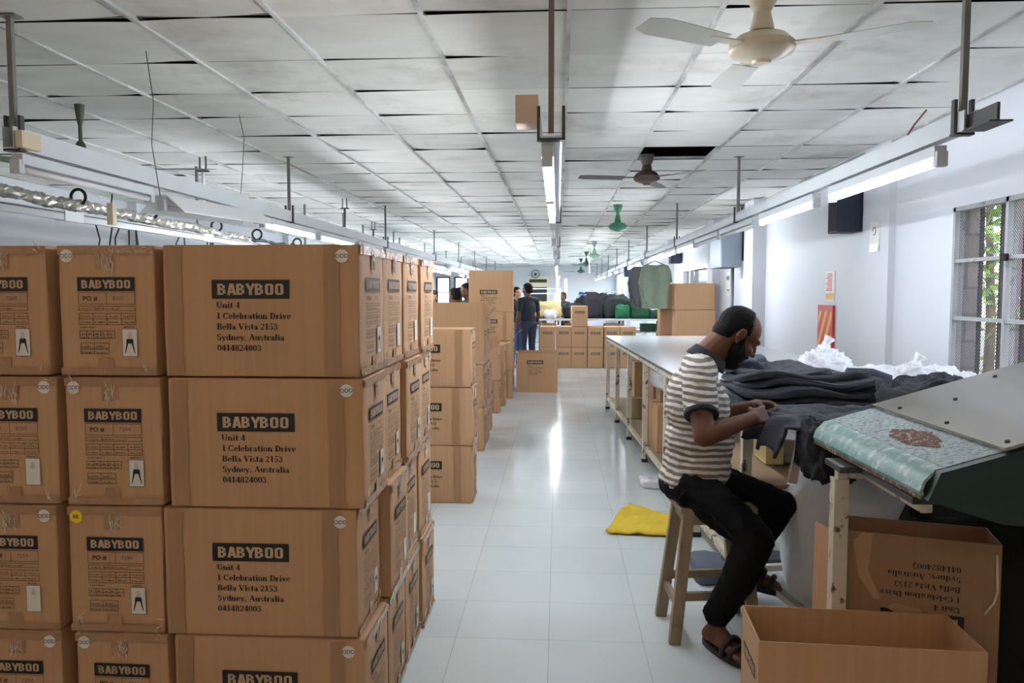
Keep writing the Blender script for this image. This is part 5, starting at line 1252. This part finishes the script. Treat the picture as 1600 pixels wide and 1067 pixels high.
    s.chain([shN, shN.lerp(elN, .3), seN], [.07, .071, .068]); s.chain([shF, shF.lerp(elF, .3), seF], [.07, .071, .068])
    adN = (elN - shN).normalized(); adF = (elF - shF).normalized()
    ns = lambda c: .006 * fbm((c.x * 1.0, c.y * 1.0, c.z * 2.2), 7, 6) + .0035 * (1 - abs(fbm((c.x, c.y, c.z * 2), 14, 7)) * 2)
    own(org('polo_shirt', s, mat_stripe(), root, .007, 6, ns, lambda c: c.z > .612 + (c.x - .478) * .27 and (c - seN).dot(adN) < .012 + (0 if (c - seN).length < .12 else 9) and (c - seF).dot(adF) < .012 + (0 if (c - seF).length < .12 else 9)))
    for se, ad in ((seN, adN), (seF, adF)): own(MB().tube([se - ad * .002, se + ad * .005, se + ad * .014], [.0705, .0715, .070], 24).build('sleeve_cuff', M_char, root, 30))
    CM = Matrix.Translation(nb + Vector((.012, 0, .0))) @ Matrix.Rotation(R(32), 4, 'Y') @ Matrix.Diagonal((.98, .94, 1, 1))
    own(MB().lathe([(.07, -.012), (.072, .03), (.078, .034), (.093, -.004), (.096, -.018), (.09, -.02), (.08, .014), (.078, -.012)], n=28, M=CM, ring=True).build('collar', M_char, root, True))
    own(MB().prism([(.53, .60), (.575, .645), (.585, .70), (.55, .68), (.51, .63)], 3.236, 3.25, 'y').build('shirt_tail', M_trou, root))
    sandal(root, ankN, dN, (.668, 3.19, .022), inv=inv); uF = (upF - dF.normalized() * upF.dot(dF.normalized())).normalized(); sandal(root, ankF, dF, ankF - upF * .08, uF, inv=inv)
seated_man()

def standing(label, x, y, h, heading, skin, shirt, trou, hair='short', arms=((.05, -.28), (.05, .28)), headyaw=0, headpitch=5, scarf=None):
    """standing figure facing local +x; arms: forward reach of the hands on each side"""
    root = thing('person', label, 'person', (x, y, 0), heading); k = h / 1.70
    P = lambda a, b_, c: Vector((a, b_, c)) * k
    H = head_matrix(P(.03, 0, 1.585), R(headpitch), headyaw, k); b = MB(); head_parts(b, H)
    b.chain([P(-.01, 0, 1.38), P(.0, 0, 1.44), P(.015, 0, 1.54)], [.06 * k, .058 * k, .055 * k])
    b.ell(P(0, 0, 1.22), (.105 * k, .15 * k, .2 * k)); b.ell(P(0, 0, 1.0), (.1 * k, .14 * k, .17 * k)); b.chain([P(-.01, -.17, 1.38), P(-.01, 0, 1.40), P(-.01, .17, 1.38)], [.052 * k] * 3)
    sl = MB(); tr_ = MB()
    for s, (fx, _) in zip((-1, 1), arms):
        sh = P(-.01, s * .185, 1.37); el = P(fx * .35 - .03, s * .235, 1.09); wr = P(fx, s * (.2 if fx > .15 else .235), .87 + max(0, fx) * .5)
        b.chain([sh, el, el.lerp(wr, .35), wr], [.048 * k, .04 * k, .04 * k, .027 * k], 10)
        hand(b, wr, (wr - el), (0.2, -s, 0), s < 0, s=k)
        sl.chain([sh, sh.lerp(el, .62)], [.064 * k, .06 * k], 10)
        hp = P(0, s * .095, .9); kn = P(.02, s * .1, .49); an = P(-.02, s * .105, .09)
        b.chain([hp, kn, kn.lerp(an, .35), an], [.08 * k, .052 * k, .05 * k, .035 * k], 10); foot(b, an, (1, s * .15, 0), (an.x, an.y, 0), s=k)
        tr_.chain([hp, hp.lerp(kn, .5), kn, an + Vector((0, 0, .0))], [.098 * k, .085 * k, .07 * k, .06 * k], 10)
    org('body', b, skin, root, .012, 3)
    sl.ell(P(0, 0, 1.21), (.125 * k, .172 * k, .21 * k)).ell(P(0, 0, 1.02), (.12 * k, .165 * k, .17 * k)).chain([P(-.01, -.17, 1.375), P(-.01, 0, 1.40), P(-.01, .17, 1.375)], [.064 * k, .07 * k, .064 * k])
    org('shirt', sl, shirt, root, .013, 3, lambda c: .005 * fbm(c, 9, 3))
    tr_.ell(P(0, 0, .93), (.118 * k, .16 * k, .1 * k)); org('trousers', tr_, trou, root, .013, 3)
    hs = MB().ell((-.014, 0, .04), (.114, .092, .1))
    if scarf:
        hs.ell((-.01, 0, -.02), (.1, .09, .1)).cap((-.03, 0, -.1), (-.03, 0, -.2), .085, .12)
        hs.V = [H @ v for v in hs.V]; Hi = H.inverted(); org('headscarf', hs, scarf, root, .01, 3, None, lambda c: not ((Hi @ c).x > .045 and abs((Hi @ c).y) < .062 and -.1 < (Hi @ c).z < .07))
    else:
        hs.ell((-.05, 0, -.015), (.072, .08, .075)); hs.V = [H @ v for v in hs.V]; Hi = H.inverted()
        org('hair', hs, M_hair, root, .009, 2, lambda c: .003 * fbm(c, 40, 1), lambda c: (lambda p: p.x < .06 if p.z > .07 else (p.x < .01 and p.z > -.075))(Hi @ c))
    eyes_ok = False
    return root
M_navyT = mat('navy_tshirt', (17, 20, 32), .8, bump=.2, bscale=60); M_blk = mat('black_tshirt', (20, 20, 24), .8); M_denim = mat('dark_denim', (24, 32, 54), .8, var=.15, vscale=12); M_denl = mat('blue_denim', (54, 84, 128), .8, var=.15, vscale=12)
standing('person in dark navy t-shirt and jeans standing in the aisle by the tall carton stack', -.585, 15.0, 1.67, R(125), M_skin, M_navyT, M_denim, headyaw=R(20))
standing('person in black top and blue jeans half hidden behind the navy-shirted one', -.86, 15.6, 1.60, R(-35), M_skin2, M_blk, M_denl, headyaw=R(15))
standing('person in black headscarf looking over the cartons on the sewing side', -2.06, 12.6, 1.53, R(-70), M_skin2, M_blk, M_blk, scarf=M_blk)
standing('person in dark shirt with black hair behind the cartons, nearer of two', -1.55, 11.6, 1.56, R(150), M_skin, M_navyT, M_denim)
standing('person in dark shirt behind the cartons, taller and farther of two', -1.47, 12.5, 1.64, R(-150), M_skin, M_navyT, M_denim, headpitch=18)
standing('person in yellow top mostly hidden behind the two dark-shirted people', -1.75, 13.6, 1.58, R(-90), M_skin, mat('yellow_top', (206, 160, 40), .8), M_denim)
standing('person in black seen between the white posts and the dark heaps', .14, 19.8, 1.5, R(-120), M_skin, M_blk, M_blk)
